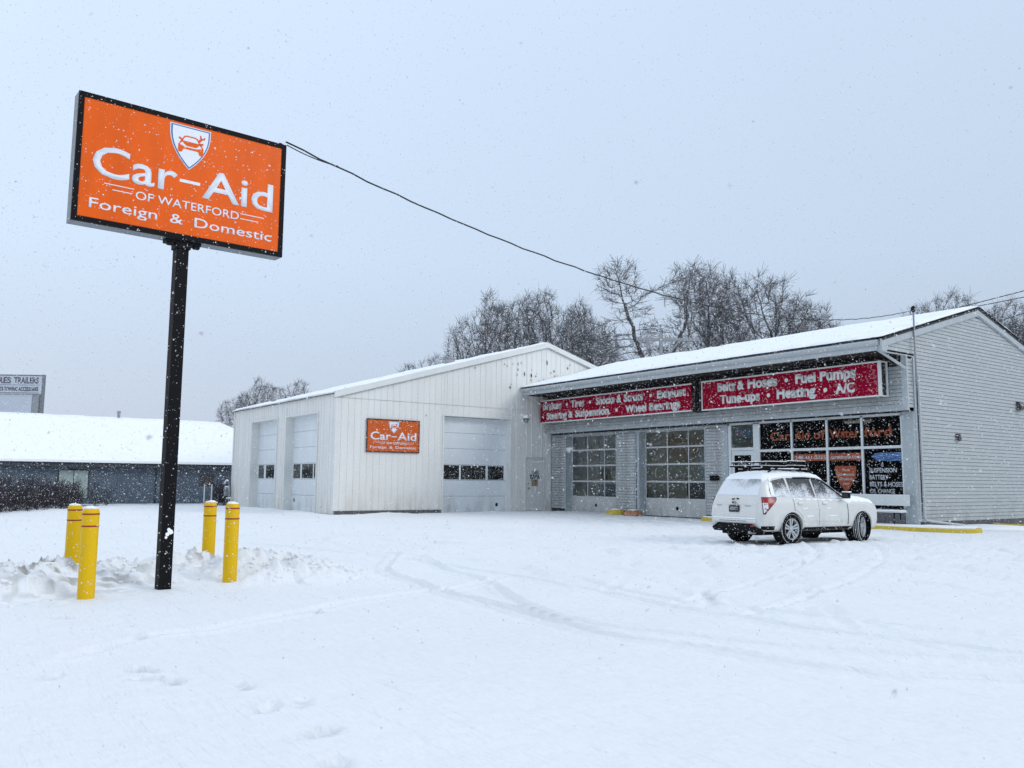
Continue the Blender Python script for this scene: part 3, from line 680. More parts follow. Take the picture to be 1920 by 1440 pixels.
# roof vent stack far side
v = thing('vent_pipe', 'grey metal vent pipe with flat cap rising above the garage roof', 'vent pipe', (-9, -10.9, 5.25))
MB().tube([(0, 0, -.1), (0, 0, .82)], .115, 12).build('pipe', m_steel, v, True)
MB().lathe([(.02, .80), (.24, .84), (.24, .87), (.02, .92)], (0, 0, 0), 14).build('cap', m_steel, v)
v = thing('roof_ventilator', 'low dark roof ventilator just poking above the garage ridge snow', 'roof vent', (-4.5, -3.2, roofz(-3.2)))
MB().box(-.2, .2, -.2, .2, -.1, .28).build('housing', m_steel, v); MB().box(-.25, .25, -.25, .25, .281, .33).build('hood', m_steel, v)

# gas meter at the far corner
gm = thing('gas_meter', 'grey gas meter with snowy pipework at the far corner of the metal garage', 'gas meter', (-13.1, -11.75, .05))
b = MB(); b.tube([(.30, 0, 0), (.30, 0, 1.15), (.22, 0, 1.28), (-.1, 0, 1.3), (-.30, 0, 1.18), (-.42, -.05, 1.12)], .028, 8); b.tube([(.42, 0, .05), (.42, 0, 1.05)], .022, 8); b.tube([(-.05, 0, 0), (-.05, 0, .35), (.65, 0, .36)], .028, 8); b.build('pipe', m_steel, gm, True)
b = MB(); b.lathe([(.02, -.16), (.16, -.14), (.19, 0), (.16, .14), (.02, .16)], (0, 0, .85), 16, 'y'); b.box(-.15, .15, -.12, .12, .5, .78); b.build('meter_body', m_meter, gm, bevel=.01)
b = MB(); b.tube([(.25, -.02, 1.30), (.1, -.02, 1.34), (-.1, -.02, 1.34), (-.3, -.02, 1.24), (-.42, -.05, 1.17)], [.02, .045, .04, .045, .02], 8); b.tube([(-.05, 0, .40), (.65, 0, .41)], .035, 6); b.build('snow_cap', m_roofsnow, gm, True)
for i, (x, y) in enumerate(((-10.64, -12.98), (-10.3, -12.7))):
    o = MB().tube([(0, 0, 0), (0, 0, 1.12)], .035, 8).build('marker_post', m_bench, None, True, loc=(x - 3, y + .2, .05))
    tag(o, ['thin pale post standing left of its twin before the blue building', 'thin pale post standing right of its twin, nearer the gas meter'][i], 'post', 'pale posts by the gas meter')

# ================================================================== REPAIR SHOP (right)
shop = thing('repair_shop', 'grey sided repair shop with snowy gable roof, glazed bay doors and office windows', 'building')
GU = 18.67; PV, PZ, PS = 4.45, 7.72, .277; EV, BV = -1.85, 10.75; BACK = 8.9
def rz(v): return PZ - PS * abs(v - PV)
CH = .1225   # siding course
cache = {}
def hboard(u0, u1, z, vf, parent):
    """one clapboard on a front wall (faces -v)"""
    L = round(u1 - u0, 3)
    if L not in cache:
        b = MB(); b.prism([(0, 0, 0), (0, -.024, 0), (0, -.024, .010), (0, -.010, CH - .012), (0, 0, CH - .012)], (L, 0, 0)); cache[L] = b.mesh('siding_board', m_siding)
    place('siding_board', cache[L], parent, loc=(u0, vf, z))
def gboard(v0, v1, v2, v3, z, h, uf, parent):
    """gable clapboard (faces +u): bottom v0..v1, top v2..v3"""
    b = MB(); b.add([(uf, v0, z), (uf, v1, z), (uf + .024, v1, z), (uf + .024, v0, z), (uf + .023, v0, z + .010), (uf + .023, v1, z + .010), (uf + .010, v3, z + h), (uf + .010, v2, z + h), (uf, v2, z + h), (uf, v3, z + h)],
          [(0, 1, 2, 3), (3, 2, 5, 4), (4, 5, 6, 7), (7, 6, 9, 8), (0, 8, 9, 1), (0, 3, 4, 7, 8), (1, 9, 6, 5, 2)])
    b.build('siding_board', m_siding, parent)
BX0, BX1 = 0.08, 18.60     # upper box along the front
BZ0 = 3.78
MB().box(BX0, BX1 - .101, -.372, -.361, 5.30, 5.598).build('eave_shade_board', m_soffit, shop)  # dark board added above the signs to stand in for under-eave shade
z = BZ0 + .10
while z + CH < 5.30: hboard(BX0, BX1 - .10, z, -.36, shop); z += CH
z = .18
d1a, d1b, d2a, d2b, ENT = 1.19, 4.70, 6.19, 9.90, 10.92
while z + CH < 3.80:
    hboard(.06, d1a - .001, z, 0, shop); z += CH
z = .18
while z + CH < 3.66:
    hboard(d1b + .05, d2a - .22, z, 0, shop); hboard(d2b + .03, ENT - .12, z, 0, shop); z += CH
z = 3.62
while z + CH < 3.80: hboard(d1a, ENT, z, -.001, shop); z += CH
# gable
z = .24; n = 0
while z < PZ - .42:
    zt = min(z + CH - .012, PZ - .32)
    lo = lambda q: max(.13 if q < BZ0 else (-.04 if q < 5.55 else EV + .14), PV - (PZ - .24 - q) / PS)
    hi = lambda q: min(BACK if q < 6.2 else 99, PV + (PZ - .24 - q) / PS)
    a = .13 if z < BZ0 - .1 else (.10 if z < 5.55 else EV + .16)
    c = BACK if z < 5.55 else BV - .1
    v0 = max(a, PV - (PZ - .26 - z) / PS); v2 = max(a, PV - (PZ - .26 - zt) / PS)
    v1 = min(c, PV + (PZ - .26 - z) / PS); v3 = min(c, PV + (PZ - .26 - zt) / PS)
    if v3 > v2 + .02: gboard(v0, v1, v2, v3, z, zt - z, GU, shop)
    z += CH
z = BZ0 + .1
while z + CH < 5.5:
    gboard(-.29, -.03, -.29, -.03, z, CH - .015, GU - .01, shop); z += CH
# structural shell
b = MB()
b.box(.06, d1a - .06, .001, .12, 0, 3.8); b.box(d1b, d2a - .16, .001, .5, 0, 3.66); b.box(d2b, ENT - .1, .001, .5, 0, 3.66)
b.box(.06, ENT, .001, .12, 3.66, 3.85); b.box(GU - .12, GU - .001, .14, BACK, 0, 5.6)
b.prism([(GU - .12, EV + .2, 5.60), (GU - .12, BV - .2, 5.60), (GU - .12, BV - .2, rz(BV - .2) - .3), (GU - .12, PV, PZ - .24), (GU - .12, EV + .2, rz(EV + .2) - .28)], (.119, 0, 0))
b.box(.06, GU - .13, BACK - .12, BACK, 0, 5.6); b.box(BX0, BX1 - .02, -.359, -.25, BZ0 + .02, 5.6)
b.build('wall', m_dark, shop)
MB().box(GU - .05, GU + .01, .2, BACK, -.2, .235).build('foundation', m_foundation, shop)
b = MB(); b.box(BX0, BX1 - .02, -.40, -.365, BZ0, BZ0 + .10, m_trim); b.box(BX0, BX1 - .02, -.364, .0, BZ0 + .0, BZ0 + .02, m_soffit); b.build('box_skirt', None, shop)
b = MB(); b.box(BX1 - .10, GU + .015, -.385, -.30, BZ0 + .002, 5.58); b.build('corner_trim', m_gutter, shop)
b = MB(); b.box(GU - .02, GU + .03, .001, .128, .24, 5.56); b.build('corner_trim', m_gutter, shop)
# roof deck, soffit, fascia, gutter, rakes
b = MB()
for v0, v1 in ((EV, PV), (BV, PV)):
    b.prism([(.01, v0, rz(v0) - .10), (.01, v1, rz(v1) - .10), (.01, v1, rz(v1)), (.01, v0, rz(v0))], (GU + .10, 0, 0))
b.build('roof', m_bluedark, shop)
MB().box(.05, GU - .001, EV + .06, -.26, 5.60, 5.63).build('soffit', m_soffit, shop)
MB().box(.05, GU + .02, EV + .02, EV + .06, 5.58, 5.90).build('fascia', m_gutter, shop)
b = MB(); pr = [(EV + .019, 5.90), (EV - .105, 5.90), (EV - .12, 5.86), (EV - .10, 5.80), (EV - .04, 5.74), (EV + .019, 5.735)]
b.prism([(.03, y, z) for y, z in pr], (GU - .05, 0, 0)); b.build('gutter', m_gutter, shop)
for v0, v1 in ((EV - .03, PV), (BV, PV)):
    b = MB(); b.prism([(GU + .021, v0, rz(v0) - .30), (GU + .021, v1, rz(v1) - .30), (GU + .021, v1, rz(v1) - .045), (GU + .021, v0, rz(v0) - .045)], (.07, 0, 0)); b.build('rake_board', m_gutter, shop)
    b = MB(); b.prism([(GU - .1, v0, rz(v0) - .04), (GU - .1, v1, rz(v1) - .04), (GU - .1, v1, rz(v1) + .02), (GU - .1, v0, rz(v0) + .02)], (.235, 0, 0)); b.build('drip_edge', m_black, shop)
    b = MB(); b.prism([(GU + .021, v0, rz(v0) - .335), (GU + .021, v1, rz(v1) - .335), (GU + .021, v1, rz(v1) - .302), (GU + .021, v0, rz(v0) - .302)], (.04, 0, 0)); b.build('rake_moulding', m_trim, shop)
b = MB(); b.prism([(GU + .022, EV - .02, 5.56), (GU + .022, EV + .28, 5.56), (GU + .022, EV + .36, rz(EV + .36) - .30), (GU + .022, EV - .02, rz(EV) - .30)], (.05, 0, 0)); b.build('eave_return', m_gutter, shop)
MB().box(GU - .05, GU + .045, EV + .0, -.02, 5.53, 5.559).build('return_moulding', m_gutter, shop)
snow_sheet(-.02, GU + .12, EV - .06, PV, rz, .10, 90, 40, 'roof_snow', shop, 220)
snow_sheet(-.02, GU + .12, BV, PV, rz, .10, 60, 24, 'roof_snow', shop, 230)

# glazed bay doors
def bay_door(a0, a1, cols, off=.35):
    d = bpy.data.objects.new('bay_door', None); COL.objects.link(d); d.parent = shop
    rows = [.02, .735, 1.475, 2.215, 2.95, 3.64]; fw = .035
    b = MB(); b.box(a0, a1, off, off + .04, .02, .735)
    for i in range(len(cols) - 1):
        b.box(cols[i] + .05, cols[i + 1] - .05, off - .004, off - .0005, .08, .66)
    b.build('bottom_section', m_greydoor, d)
    b = MB(); b.box(a0, a1, off - .012, off + .0, .70, .775); b.box(a0, a1, off - .01, off, .021, .05); b.build('sill_rail', m_greydoor, d)
    for r in range(1, 5):
        b = MB(); z0, z1 = rows[r] + .001, rows[r + 1] - .001
        b.box(a0, a1, off, off + .04, z0, z0 + fw); b.box(a0, a1, off, off + .04, z1 - fw, z1)
        for i, c in enumerate(cols): 
            if i in (0, len(cols) - 1): b.box(c - (.001 if i == 0 else .05), c + (.05 if i == 0 else .001), off + .002, off + .038, z0 + fw, z1 - fw)
            else: b.box(c - .022, c + .022, off + .002, off + .038, z0 + fw, z1 - fw)
        b.build('section_frame', m_greydoor, d)
        for i in range(len(cols) - 1):
            MB().box(cols[i] + (.05 if i == 0 else .023), cols[i + 1] - (.05 if i == len(cols) - 2 else .023), off + .016, off + .022, z0 + fw, z1 - fw).build('pane', m_glassbay, d)
    b = MB(); b.lathe([(.001, 0), (.07, 0), (.08, -.008), (.05, -.012), (.001, -.012)], (a0 + (a1 - a0) * .5, off - .005, .36), 14, 'y'); b.build('pull_hole', m_black, d)
    return d
bay_door(d1a, d1b, [d1a, 2.34, 3.52, d1b]); bay_door(d2a, d2b, [d2a, 7.51, 8.70, d2b])
for a0, a1, tw in ((d1a, d1b, .05), (d2a, d2b, .16)):
    b = MB(); b.box(a0 - tw, a0 - .001, -.03, .40, 0, 3.67); b.build('door_jamb', m_trim, shop)
    b = MB(); b.box(a1 + .001, a1 + .05, -.03, .40, 0, 3.67); b.build('door_jamb', m_trim, shop)
    b = MB(); b.box(a0, a1, -.025, .40, 3.64, 3.70); b.build('door_head', m_trim, shop)
# interior: bays and office
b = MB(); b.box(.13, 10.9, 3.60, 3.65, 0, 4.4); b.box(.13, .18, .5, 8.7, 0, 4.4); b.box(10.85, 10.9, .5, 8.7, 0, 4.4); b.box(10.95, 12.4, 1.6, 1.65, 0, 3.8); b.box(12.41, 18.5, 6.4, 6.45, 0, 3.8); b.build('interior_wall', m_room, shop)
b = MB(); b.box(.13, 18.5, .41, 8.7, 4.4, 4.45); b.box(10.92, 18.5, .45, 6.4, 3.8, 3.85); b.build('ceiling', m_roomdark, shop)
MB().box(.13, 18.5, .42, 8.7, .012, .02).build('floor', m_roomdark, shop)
for (x, y, w, h, lab, mm) in ((2.1, 2.9, .9, 2.0, 'pale tall cabinet inside the left glazed bay', m_room), (8.0, 2.6, 1.1, 2.9, 'pale partition panel inside the right glazed bay', m_pale), (7.0, 3.0, 1.1, 1.5, 'dark tool chest inside the right glazed bay, low left', m_roomdark), (3.2, 1.9, 2.6, 1.30, 'dark low workbench inside the left glazed bay', m_roomdark), (9.0, 1.6, 2.4, 1.45, 'dark low workbench at the right of the right glazed bay', m_roomdark)):
    o = MB().box(-w / 2, w / 2, -.3, .3, 0, h * .48).box(-w / 2, w / 2, -.3, .3, h * .49, h).box(-w / 2 + .08, -w / 2 + .11, -.33, -.301, h * .6, h * .75).build('tool_cabinet', mm, None, bevel=.01, loc=(x, y, .02)); tag(o, lab, 'cabinet')
for x, y in ((15.3, 2.2), (17.5, 2.2)):
    o = MB().box(-.5, .5, -.06, .06, 0, .05).box(-.52, .52, -.1, .1, .051, .10).build('ceiling_light', m_tube, None, loc=(x, y, 3.66)); tag(o, 'lit office ceiling tube behind the ' + ('third' if x < 16 else 'fourth') + ' upper window pane', 'ceiling light', 'lit tubes in the office')

# office glazing
OF = 0.03
def frame_box(x0, x1, z0, z1, name='mullion', m=m_alu, p0=0.0, p1=.07):
    MB().box(x0, x1, OF + p0 - .04, OF + p1, z0, z1).build(name, m, shop)
cols = [12.55, 14.01, 15.46, 16.80, 18.20]
for i, c in enumerate(cols[1:-1]): frame_box(c - .04, c + .04, .56, 3.72)
frame_box(12.30, 12.60, .02, 3.72, 'door_post'); frame_box(18.18, 18.24, .56, 3.72)
for i in range(4):
    a, c = cols[i] + .042, cols[i + 1] - (.042 if i < 3 else .022)
    if i == 0: a = 12.602
    frame_box(a, c, 2.60, 2.69, 'transom_bar', p1=.06); frame_box(a, c, .56, .62, 'window_sill', p1=.06)
    for z0, z1 in ((.625, 2.595), (2.695, 3.665)):
        p = MB().box(a, c, OF + .012, OF + .02, z0, z1).build('window_pane', m_glassdark, shop)
frame_box(ENT + .25, 18.24, 3.67, 3.75, 'window_head')
b = MB(); b.box(12.6, 18.24, .02, .12, 0, .55); b.build('sill_wall', m_block, shop)
for k in range(8):
    MB().box(12.62 + k * .70, 12.62 + k * .70 + .69, -.004, .0195, .02, .54).build('wall_panel', m_block, shop)
# entrance
MB().box(ENT - .12, ENT + .17, -.03, .10, .02, 3.72).build('corner_trim', m_trim, shop)
MB().box(ENT + .18, 11.24, OF - .04, OF + .08, .02, 3.665).build('door_post', m_alu, shop)
MB().box(11.245, 12.295, OF + .012, OF + .02, 2.80, 3.66).build('window_pane', m_glass, shop)
MB().box(11.245, 12.295, OF - .04, OF + .07, 2.68, 2.79).build('transom_bar', m_alu, shop)
ed = bpy.data.objects.new('entry_door', None); COL.objects.link(ed); ed.parent = shop
MB().box(11.25, 11.37, OF - .02, OF + .03, .03, 2.67).box(12.17, 12.29, OF - .02, OF + .03, .03, 2.67).box(11.371, 12.169, OF - .02, OF + .03, 2.50, 2.67).box(11.371, 12.169, OF - .02, OF + .03, .03, .28).build('door_frame', m_alu, ed)
MB().box(11.372, 12.168, OF, OF + .008, .281, 2.499).build('pane', m_glassdark, ed)
lettering('4860', 11.45, 11.98, 2.13, 2.30, OF - .001, m_silver, ed, .01)
MB().tube([(12.10, OF - .03, 1.0), (12.10, OF - .09, 1.05), (12.10, OF - .09, 1.35), (12.10, OF - .03, 1.4)], .014, 6).build('handle', m_alu, ed)
# lower pilaster
b = MB(); b.add([(18.25, .04, 0), (18.25, -.05, 0), (18.66, -.05, 0), (18.66, .12, 0), (18.25, .04, BZ0 - .01), (18.25, -.05, BZ0 - .01), (18.62, -.05, BZ0 - .01), (18.62, .12, BZ0 - .01)], [(0, 1, 2, 3), (4, 7, 6, 5), (0, 4, 5, 1), (1, 5, 6, 2), (2, 6, 7, 3), (3, 7, 4, 0)])
b.build('pilaster', m_trim, shop)
MB().box(18.63, 18.70, -.055, -.03, .05, BZ0 - .02).build('corner_trim', m_gutter, shop)
# window graphics
def wl(t, x0, x1, z0, z1, m, bold=.02, **k): return lettering(t, x0, x1, z0, z1, OF + .011, m, shop, bold, depth=.003, **k)
wl('Car', 13.05, 13.93, 3.00, 3.33, m_orangetext, .025); wl('Aid', 14.12, 14.72, 3.00, 3.33, m_orangetext, .025); wl('of', 14.90, 15.38, 3.00, 3.33, m_orangetext, .025)
wl('Wate', 15.54, 16.48, 3.00, 3.33, m_orangetext, .025); wl('r', 16.52, 16.72, 3.00, 3.33, m_orangetext, .025); wl('ford', 16.86, 17.84, 3.00, 3.33, m_orangetext, .025)
for x0, x1, tx in ((14.055, 15.415, '248-461-2355'), (15.505, 16.755, 'caraidnow.com')):
    MB().box(x0, x1, OF + .007, OF + .0115, 2.23, 2.48).build('window_band', m_orangetext, shop)
    lettering(tx, x0 + .06, x1 - .05, 2.29, 2.42, OF + .0065, m_silver, shop, .012, depth=.002)
def shield(cx, zt, w, h, n=9):
    P = [(cx + w / 2 * (1 - (max(0, t - .12) / .88) ** 2.1), zt - h * t) for t in [i / n for i in range(n + 1)]]
    return [(2 * cx - x, z) for x, z in P[:-1]][::-1] + P
flat(shield(16.12, 2.04, .80, .88), OF + .0112, m_orangetext, shop, 'shield_sticker', .004)
for i, tx in enumerate(('YOUR', 'NEIGHBORHOOD', 'AUTO REPAIR', 'SHOP')):
    w = (.30, .66, .52, .24)[i]; lettering(tx, 16.12 - w / 2, 16.12 + w / 2, 1.86 - i * .155, 1.93 - i * .155, OF + .0069, m_silver, shop, .01, depth=.002)
MB().prism([(17.08, OF + .0112, 2.36), (17.30, OF + .0112, 2.46), (18.175, OF + .0112, 2.47), (18.175, OF + .0112, 2.18), (17.30, OF + .0112, 2.20)], (0, -.004, 0)).build('blue_streak', m_swoosh, shop)
wl('C', 17.42, 17.52, 2.00, 2.10, m_silver, .0)
for tx, x1, z in (('SUSPENSION', 17.96, 1.81), ('BATTERY', 17.66, 1.58), ('BELTS & HOSES', 18.16, 1.35), ('OIL CHANGE', 17.88, 1.12)):
    wl(tx, 17.0, x1, z, z + .15, m_silver, .018)
sg = thing('open_sign', 'dark teal neon open sign hanging behind the glass above the office door', 'open sign', (11.83, .12, 3.35))
b = MB(); b.prism([(.44 * math.cos(k * .3142), 0, .19 * math.sin(k * .3142)) for k in range(20)], (0, .03, 0)); b.build('backing', m_teal, sg)
lettering('O', -.36, -.20, -.09, .09, -.002, m_neonred, sg, .01); lettering('PEN', -.16, .34, -.09, .09, -.002, m_bluewall, sg, .01)
# mailbox
mb = thing('mailbox', 'small black mailbox on the siding left of the office door', 'mailbox', (10.44, -.02, 1.62))
MB().box(-.20, .20, -.13, 0, -.09, .08).build('box', m_black, mb, bevel=.01); MB().box(-.21, .21, -.15, -.005, .082, .11).build('lid', m_black, mb)

# downspout of the gutter
b = MB(); b.tube([(GU - .12, EV - .03, 5.74), (GU - .12, EV + .02, 5.62), (GU - .06, -.75, 5.27), (GU + .0, -.42, 5.12)], .045, 6); b.build('downspout_elbow', m_gutter, shop)
b = MB(); b.tube([(GU + .075, .17, 4.9), (GU + .075, .17, .45), (GU + .10, .20, .30), (GU + .2, .36, .26), (GU + .55, 1.25, .16), (GU + .75, 1.75, .10)], .045, 6); b.build('downspout', m_gutter, shop)
# service mast and meter
ms = thing('service_mast', 'thin metal electric service mast rising through the shop eave at its corner', 'service mast', (GU + .13, -.02, 0))
MB().tube([(0, 0, 4.6), (0, 0, 7.02)], .03, 8).build('conduit', m_steel, ms, True)
MB().tube([(0, 0, .5), (0, .0, 3.0), (0, .0, 4.6)], .018, 6).build('cable', m_wire, ms, True)
b = MB(); b.lathe([(.035, 6.98), (.07, 7.04), (.075, 7.12), (.04, 7.18), (.001, 7.19)], (0, 0, 0), 10); b.tube([(0, -.02, 7.08), (0, -.14, 7.02), (0, -.2, 6.92)], .012, 5); b.build('weatherhead', m_black, ms, True)
wm = thing('outlet_box', 'small dark electrical box low on the grey gable wall', 'electrical box', (GU + .02, 2.61, 3.02))
MB().box(0, .09, -.09, .09, -.13, .13).build('box', m_housing, wm, bevel=.008); MB().box(.091, .12, -.07, .07, -.11, .02).build('cover', m_housing, wm)
wl2 = thing('wall_light', 'dark angular wall pack light high on the grey gable wall', 'wall light', (GU + .02, 7.25, 4.35))
b = MB(); b.prism([(0, -.14, .16), (.10, -.14, .16), (.20, -.14, -.02), (.17, -.14, -.12), (0, -.14, -.14)], (0, .28, 0)); b.build('housing', m_housing, wl2); MB().box(.03, .15, -.12, .12, -.17, -.141).build('lens', m_meter, wl2)

# ================================================================== SERVICE SIGNS
def service_sign(name, lab, x0, x1, z0, z1, y, dep, lines, side_open=False):
    s = thing(name, lab, 'sign', ((x0 + x1) / 2, y, z0), 0, 'red service signs along the shop front'); w = (x1 - x0) / 2; h = z1 - z0
    MB().box(-w + .04, w - .04, .0, .03, .05, h - .05).build('face_panel', m_red, s)
    b = MB(); b.box(-w, w, -.015, .05, 0, .05); b.box(-w, w, -.015, .05, h - .05, h); b.build('retainer', m_redlett, s)
    b = MB(); b.box(-w, -w + .04, -.01, .05, .051, h - .051); b.box(w - (.10 if side_open else .04), w, -.01, .05, .051, h - .051); b.build('retainer', m_redlett if side_open else m_red, s)
    if side_open:
        b = MB(); b.box(-w, w - .03, .051, dep, .03, h - .03); b.build('case', m_soffit, s)
        b = MB(); b.box(w - .029, w, dep - .09, dep, 0, h); b.box(w - .029, w, .051, dep - .091, 0, .045); b.box(w - .029, w, .051, dep - .091, h - .045, h); b.build('end_frame', m_redlett, s)
    else:
        MB().box(-w, w, .051, dep, .02, h - .02).build('case', m_soffit, s)
    for words, zb, zc in lines:
        for tx, a, c in words:
            if tx == '*':
                r = .075; b = MB(); b.lathe([(.001, 0), (r, 0), (r, -.004), (.001, -.005)], (a - (x0 + x1) / 2, -.0005, (zb + zc) / 2 - z0), 16, 'y'); b.build('dot', m_redlett, s)
            else: lettering(tx, a - (x0 + x1) / 2, c - (x0 + x1) / 2, zb - z0, zc - z0, -.0005, m_redlett, s, .045, xh=.79)
    return s
s1 = service_sign('service_sign', 'long red sign reading Brakes, Tires and Shocks & Struts, nearest the metal garage', .24, 10.0, 4.26, 5.38, -.86, .45,
    [([('Brakes', .42, 1.86), ('*', 2.26, 0), ('Tires', 2.55, 3.50), ('*', 3.90, 0), ('Shocks &', 4.30, 5.98), ('Struts', 6.12, 7.30), ('*', 7.75, 0), ('Exhaust', 8.12, 9.72)], 4.90, 5.23),
     ([('Steering &', .72, 2.70), ('Suspension', 2.85, 5.16), ('*', 5.66, 0), ('Wheel', 6.22, 7.50), ('Bearings', 7.66, 9.42)], 4.42, 4.75)])
s2 = service_sign('service_sign', 'red sign reading Belts & Hoses and Fuel Pumps above the office windows', 10.54, 18.08, 4.24, 5.40, -.86, .42,
    [([('Belts &', 11.34, 12.62), ('Hoses', 12.78, 14.10), ('*', 14.48, 0), ('Fuel', 14.86, 15.68), ('Pumps', 15.84, 17.20)], 4.92, 5.26),
     ([('Tune-ups', 11.45, 13.32), ('*', 13.70, 0), ('Heating', 14.06, 15.66), ('*', 16.04, 0), ('A/C', 16.42, 17.14)], 4.44, 4.78)], True)
rr = random.Random(5); b = MB()
for k in range(34):
    x = 2.2 + rr.uniform(0, 1.4); z = rr.uniform(.1, 1.0); a = rr.uniform(0, 3.14); p = [(x, z)]
    for q in range(rr.randint(2, 5)): a += rr.uniform(-.8, .8); p.append((p[-1][0] + .06 * math.cos(a), p[-1][1] + .06 * math.sin(a)))
    for (xa, za), (xb, zb) in zip(p[:-1], p[1:]):
        if .06 < zb < 1.08 and zb and .06 < za < 1.08 and xb < 3.64: b.box(min(xa, xb), max(xa, xb) + .004, -.002, -.0006, min(za, zb), max(za, zb) + .004)
kind(b.build('crazing', m_crack, s2), 'stuff')
for x in (10.12, 10.42):
    o = MB().box(-.05, .05, -.4, .0, 0, 1.25).build('sign_bracket', m_soffit, s2, loc=(x - 14.31, .44, -.02))

# ================================================================== LOGO SIGNS
def car_icon(cx, cz, s, y, m, parent):
    """front view of a car with a spanner, as flat cut shapes; s = width"""
    q = lambda pts: [(cx + a * s, cz + b_ * s) for a, b_ in pts]
    def st(pts, w):
        b = MB(); P = q(pts)
        for (x0, z0), (x1, z1) in zip(P[:-1], P[1:]):
            d = Vector((x1 - x0, z1 - z0)); n_ = Vector((-d.y, d.x)).normalized() * w * s / 2; d = d.normalized() * w * s * .3
            b.prism([(x0 - d.x + n_.x, y, z0 - d.y + n_.y), (x1 + d.x + n_.x, y, z1 + d.y + n_.y), (x1 + d.x - n_.x, y, z1 + d.y - n_.y), (x0 - d.x - n_.x, y, z0 - d.y - n_.y)], (0, -.004, 0))
        return b.build('car_emblem', m, parent)
    st([(-.36, .08), (-.27, .27), (-.18, .31), (.14, .31), (.24, .27), (.34, .08)], .045)       # roof line
    st([(-.46, .19), (-.36, .14)], .07); st([(.36, .10), (.46, .12)], .07)                        # mirrors
    for pts in ([(-.38, .10), (.36, .10), (.28, -.02), (.20, -.08), (-.16, -.08), (-.26, -.02)],   # bonnet
                [(-.48, -.06), (-.40, .10), (-.30, .10), (-.44, -.06)], [(.48, -.06), (.40, .10), (.30, .10), (.44, -.06)],
                [(-.49, -.06), (-.20, -.14), (.20, -.14), (.49, -.06), (.49, -.25), (.30, -.25), (.26, -.22), (-.26, -.22), (-.30, -.25), (-.49, -.25)],
                [(-.49, -.25), (-.49, -.34), (-.44, -.38), (-.34, -.36), (-.30, -.25)], [(.49, -.25), (.49, -.34), (.44, -.38), (.34, -.36), (.30, -.25)],
                [(.26, .22), (.34, .16), (.44, .30), (.37, .35)]):
        flat(q(pts), y, m, parent, 'car_emblem', .004)
    st([(.36, .45), (.36, .38), (.42, .32), (.50, .34), (.52, .40)], .05)
def logo_sign(parent, Wd, Hg, zc, y, border, mo, bold=1.0):
    fx = Wd / 2 - border; fz = Hg / 2 - border; kx = Wd / 2.743; kz = Hg / 1.66
    X = lambda a: a * kx; Z = lambda a: zc + (a - 5.38) * kz
    MB().box(-fx, fx, y, y + .02, zc - fz, zc + fz).build('sign_face', mo, parent)
    yy = y - .0006
    L = lambda tx, a, c, z0, z1, bo: lettering(tx, X(a), X(c), Z(z0), Z(z1), yy, m_lett, parent, bo, depth=.004)
    L('Car', -1.17, -.13, 5.17, 5.57, .012 * bold); L('Aid', .20, 1.20, 5.17, 5.57, .012 * bold)
    MB().box(X(-.10), X(.17), yy - .004, yy, Z(5.325), Z(5.365)).build('lettering', m_lett, parent)
    L('OF WATERFORD', -.64, .72, 4.965, 5.075, .004)
    for x0, x1, z_ in ((-1.02, -.66, 5.085), (-.92, -.68, 5.02), (.74, 1.08, 5.055), (.74, 1.0, 4.985)):
        MB().box(X(x0), X(x1), yy - .003, yy, Z(z_), Z(z_) + .010).build('line', m_lett, parent)
    L('Foreign', -1.18, -.36, 4.745, 4.875, .005 * bold); L('&', -.20, -.03, 4.745, 4.875, .005); L('Domestic', .12, 1.20, 4.745, 4.875, .005 * bold)
    for i, (w, h, zt, mm) in enumerate(((.54, .60, 6.11, m_lett), (.515, .575, 6.098, m_blue), (.475, .535, 6.08, m_lett))):
        flat(shield(X(.01), Z(zt), w * kx, h * kz, 9), yy - i * .0042, mm, parent, 'shield', .004)
    car_icon(X(.02), Z(5.86), .34 * kx, yy - 3 * .0042, mo, parent)
ps = thing('pole_sign', 'tall orange car repair sign on a black square pole with four yellow posts', 'sign', (21.571, -23.607, 0), 1.6216)
b = MB(); b.box(-.079, .079, -.079, .079, -.1, 4.56); b.build('pole', m_black, ps)
b = MB(); b.box(-.22, .24, -.08, .08, 4.50, 4.549); b.box(-.20, -.12, -.09, -.02, 4.46, 4.499); b.box(.14, .22, -.09, -.02, 4.46, 4.499); b.box(-.10, .10, -.10, .10, 4.43, 4.499); b.build('bracket', m_black, ps, bevel=.008)
Wd, Hg, zc, D2_ = 2.743, 1.66, 5.38, .1225
MB().box(-Wd / 2, Wd / 2, -D2_ + .035, D2_ - .0, zc - Hg / 2, zc + Hg / 2).build('cabinet', m_boxside, ps)
b = MB(); bw = .066
for sx in (-1, 1): b.box(min(sx * Wd / 2, sx * (Wd / 2 - bw)), max(sx * Wd / 2, sx * (Wd / 2 - bw)), -D2_, -D2_ + .034, zc - Hg / 2, zc + Hg / 2)
for sz in (-1, 1): b.box(-Wd / 2 + bw + .0005, Wd / 2 - bw - .0005, -D2_, -D2_ + .034, min(zc + sz * Hg / 2, zc + sz * (Hg / 2 - bw)), max(zc + sz * Hg / 2, zc + sz * (Hg / 2 - bw)))
b.build('frame', m_black, ps)
logo_sign(ps, Wd, Hg, zc, -D2_ + .010, bw - .005, m_orange)
b = MB(); b.tube([(Wd / 2 - .10, -.02, zc + Hg / 2 - .02), (Wd / 2 - .06, -.02, zc + Hg / 2 + .05), (Wd / 2 - .0, .0, zc + Hg / 2 + .05), (Wd / 2 + .03, 0, zc + Hg / 2)], .010, 5); b.lathe([(.02, 0), (.022, .03), (.001, .04)], (Wd / 2 - .02, 0, zc + Hg / 2), 8); b.build('cable_loop', m_wire, ps)
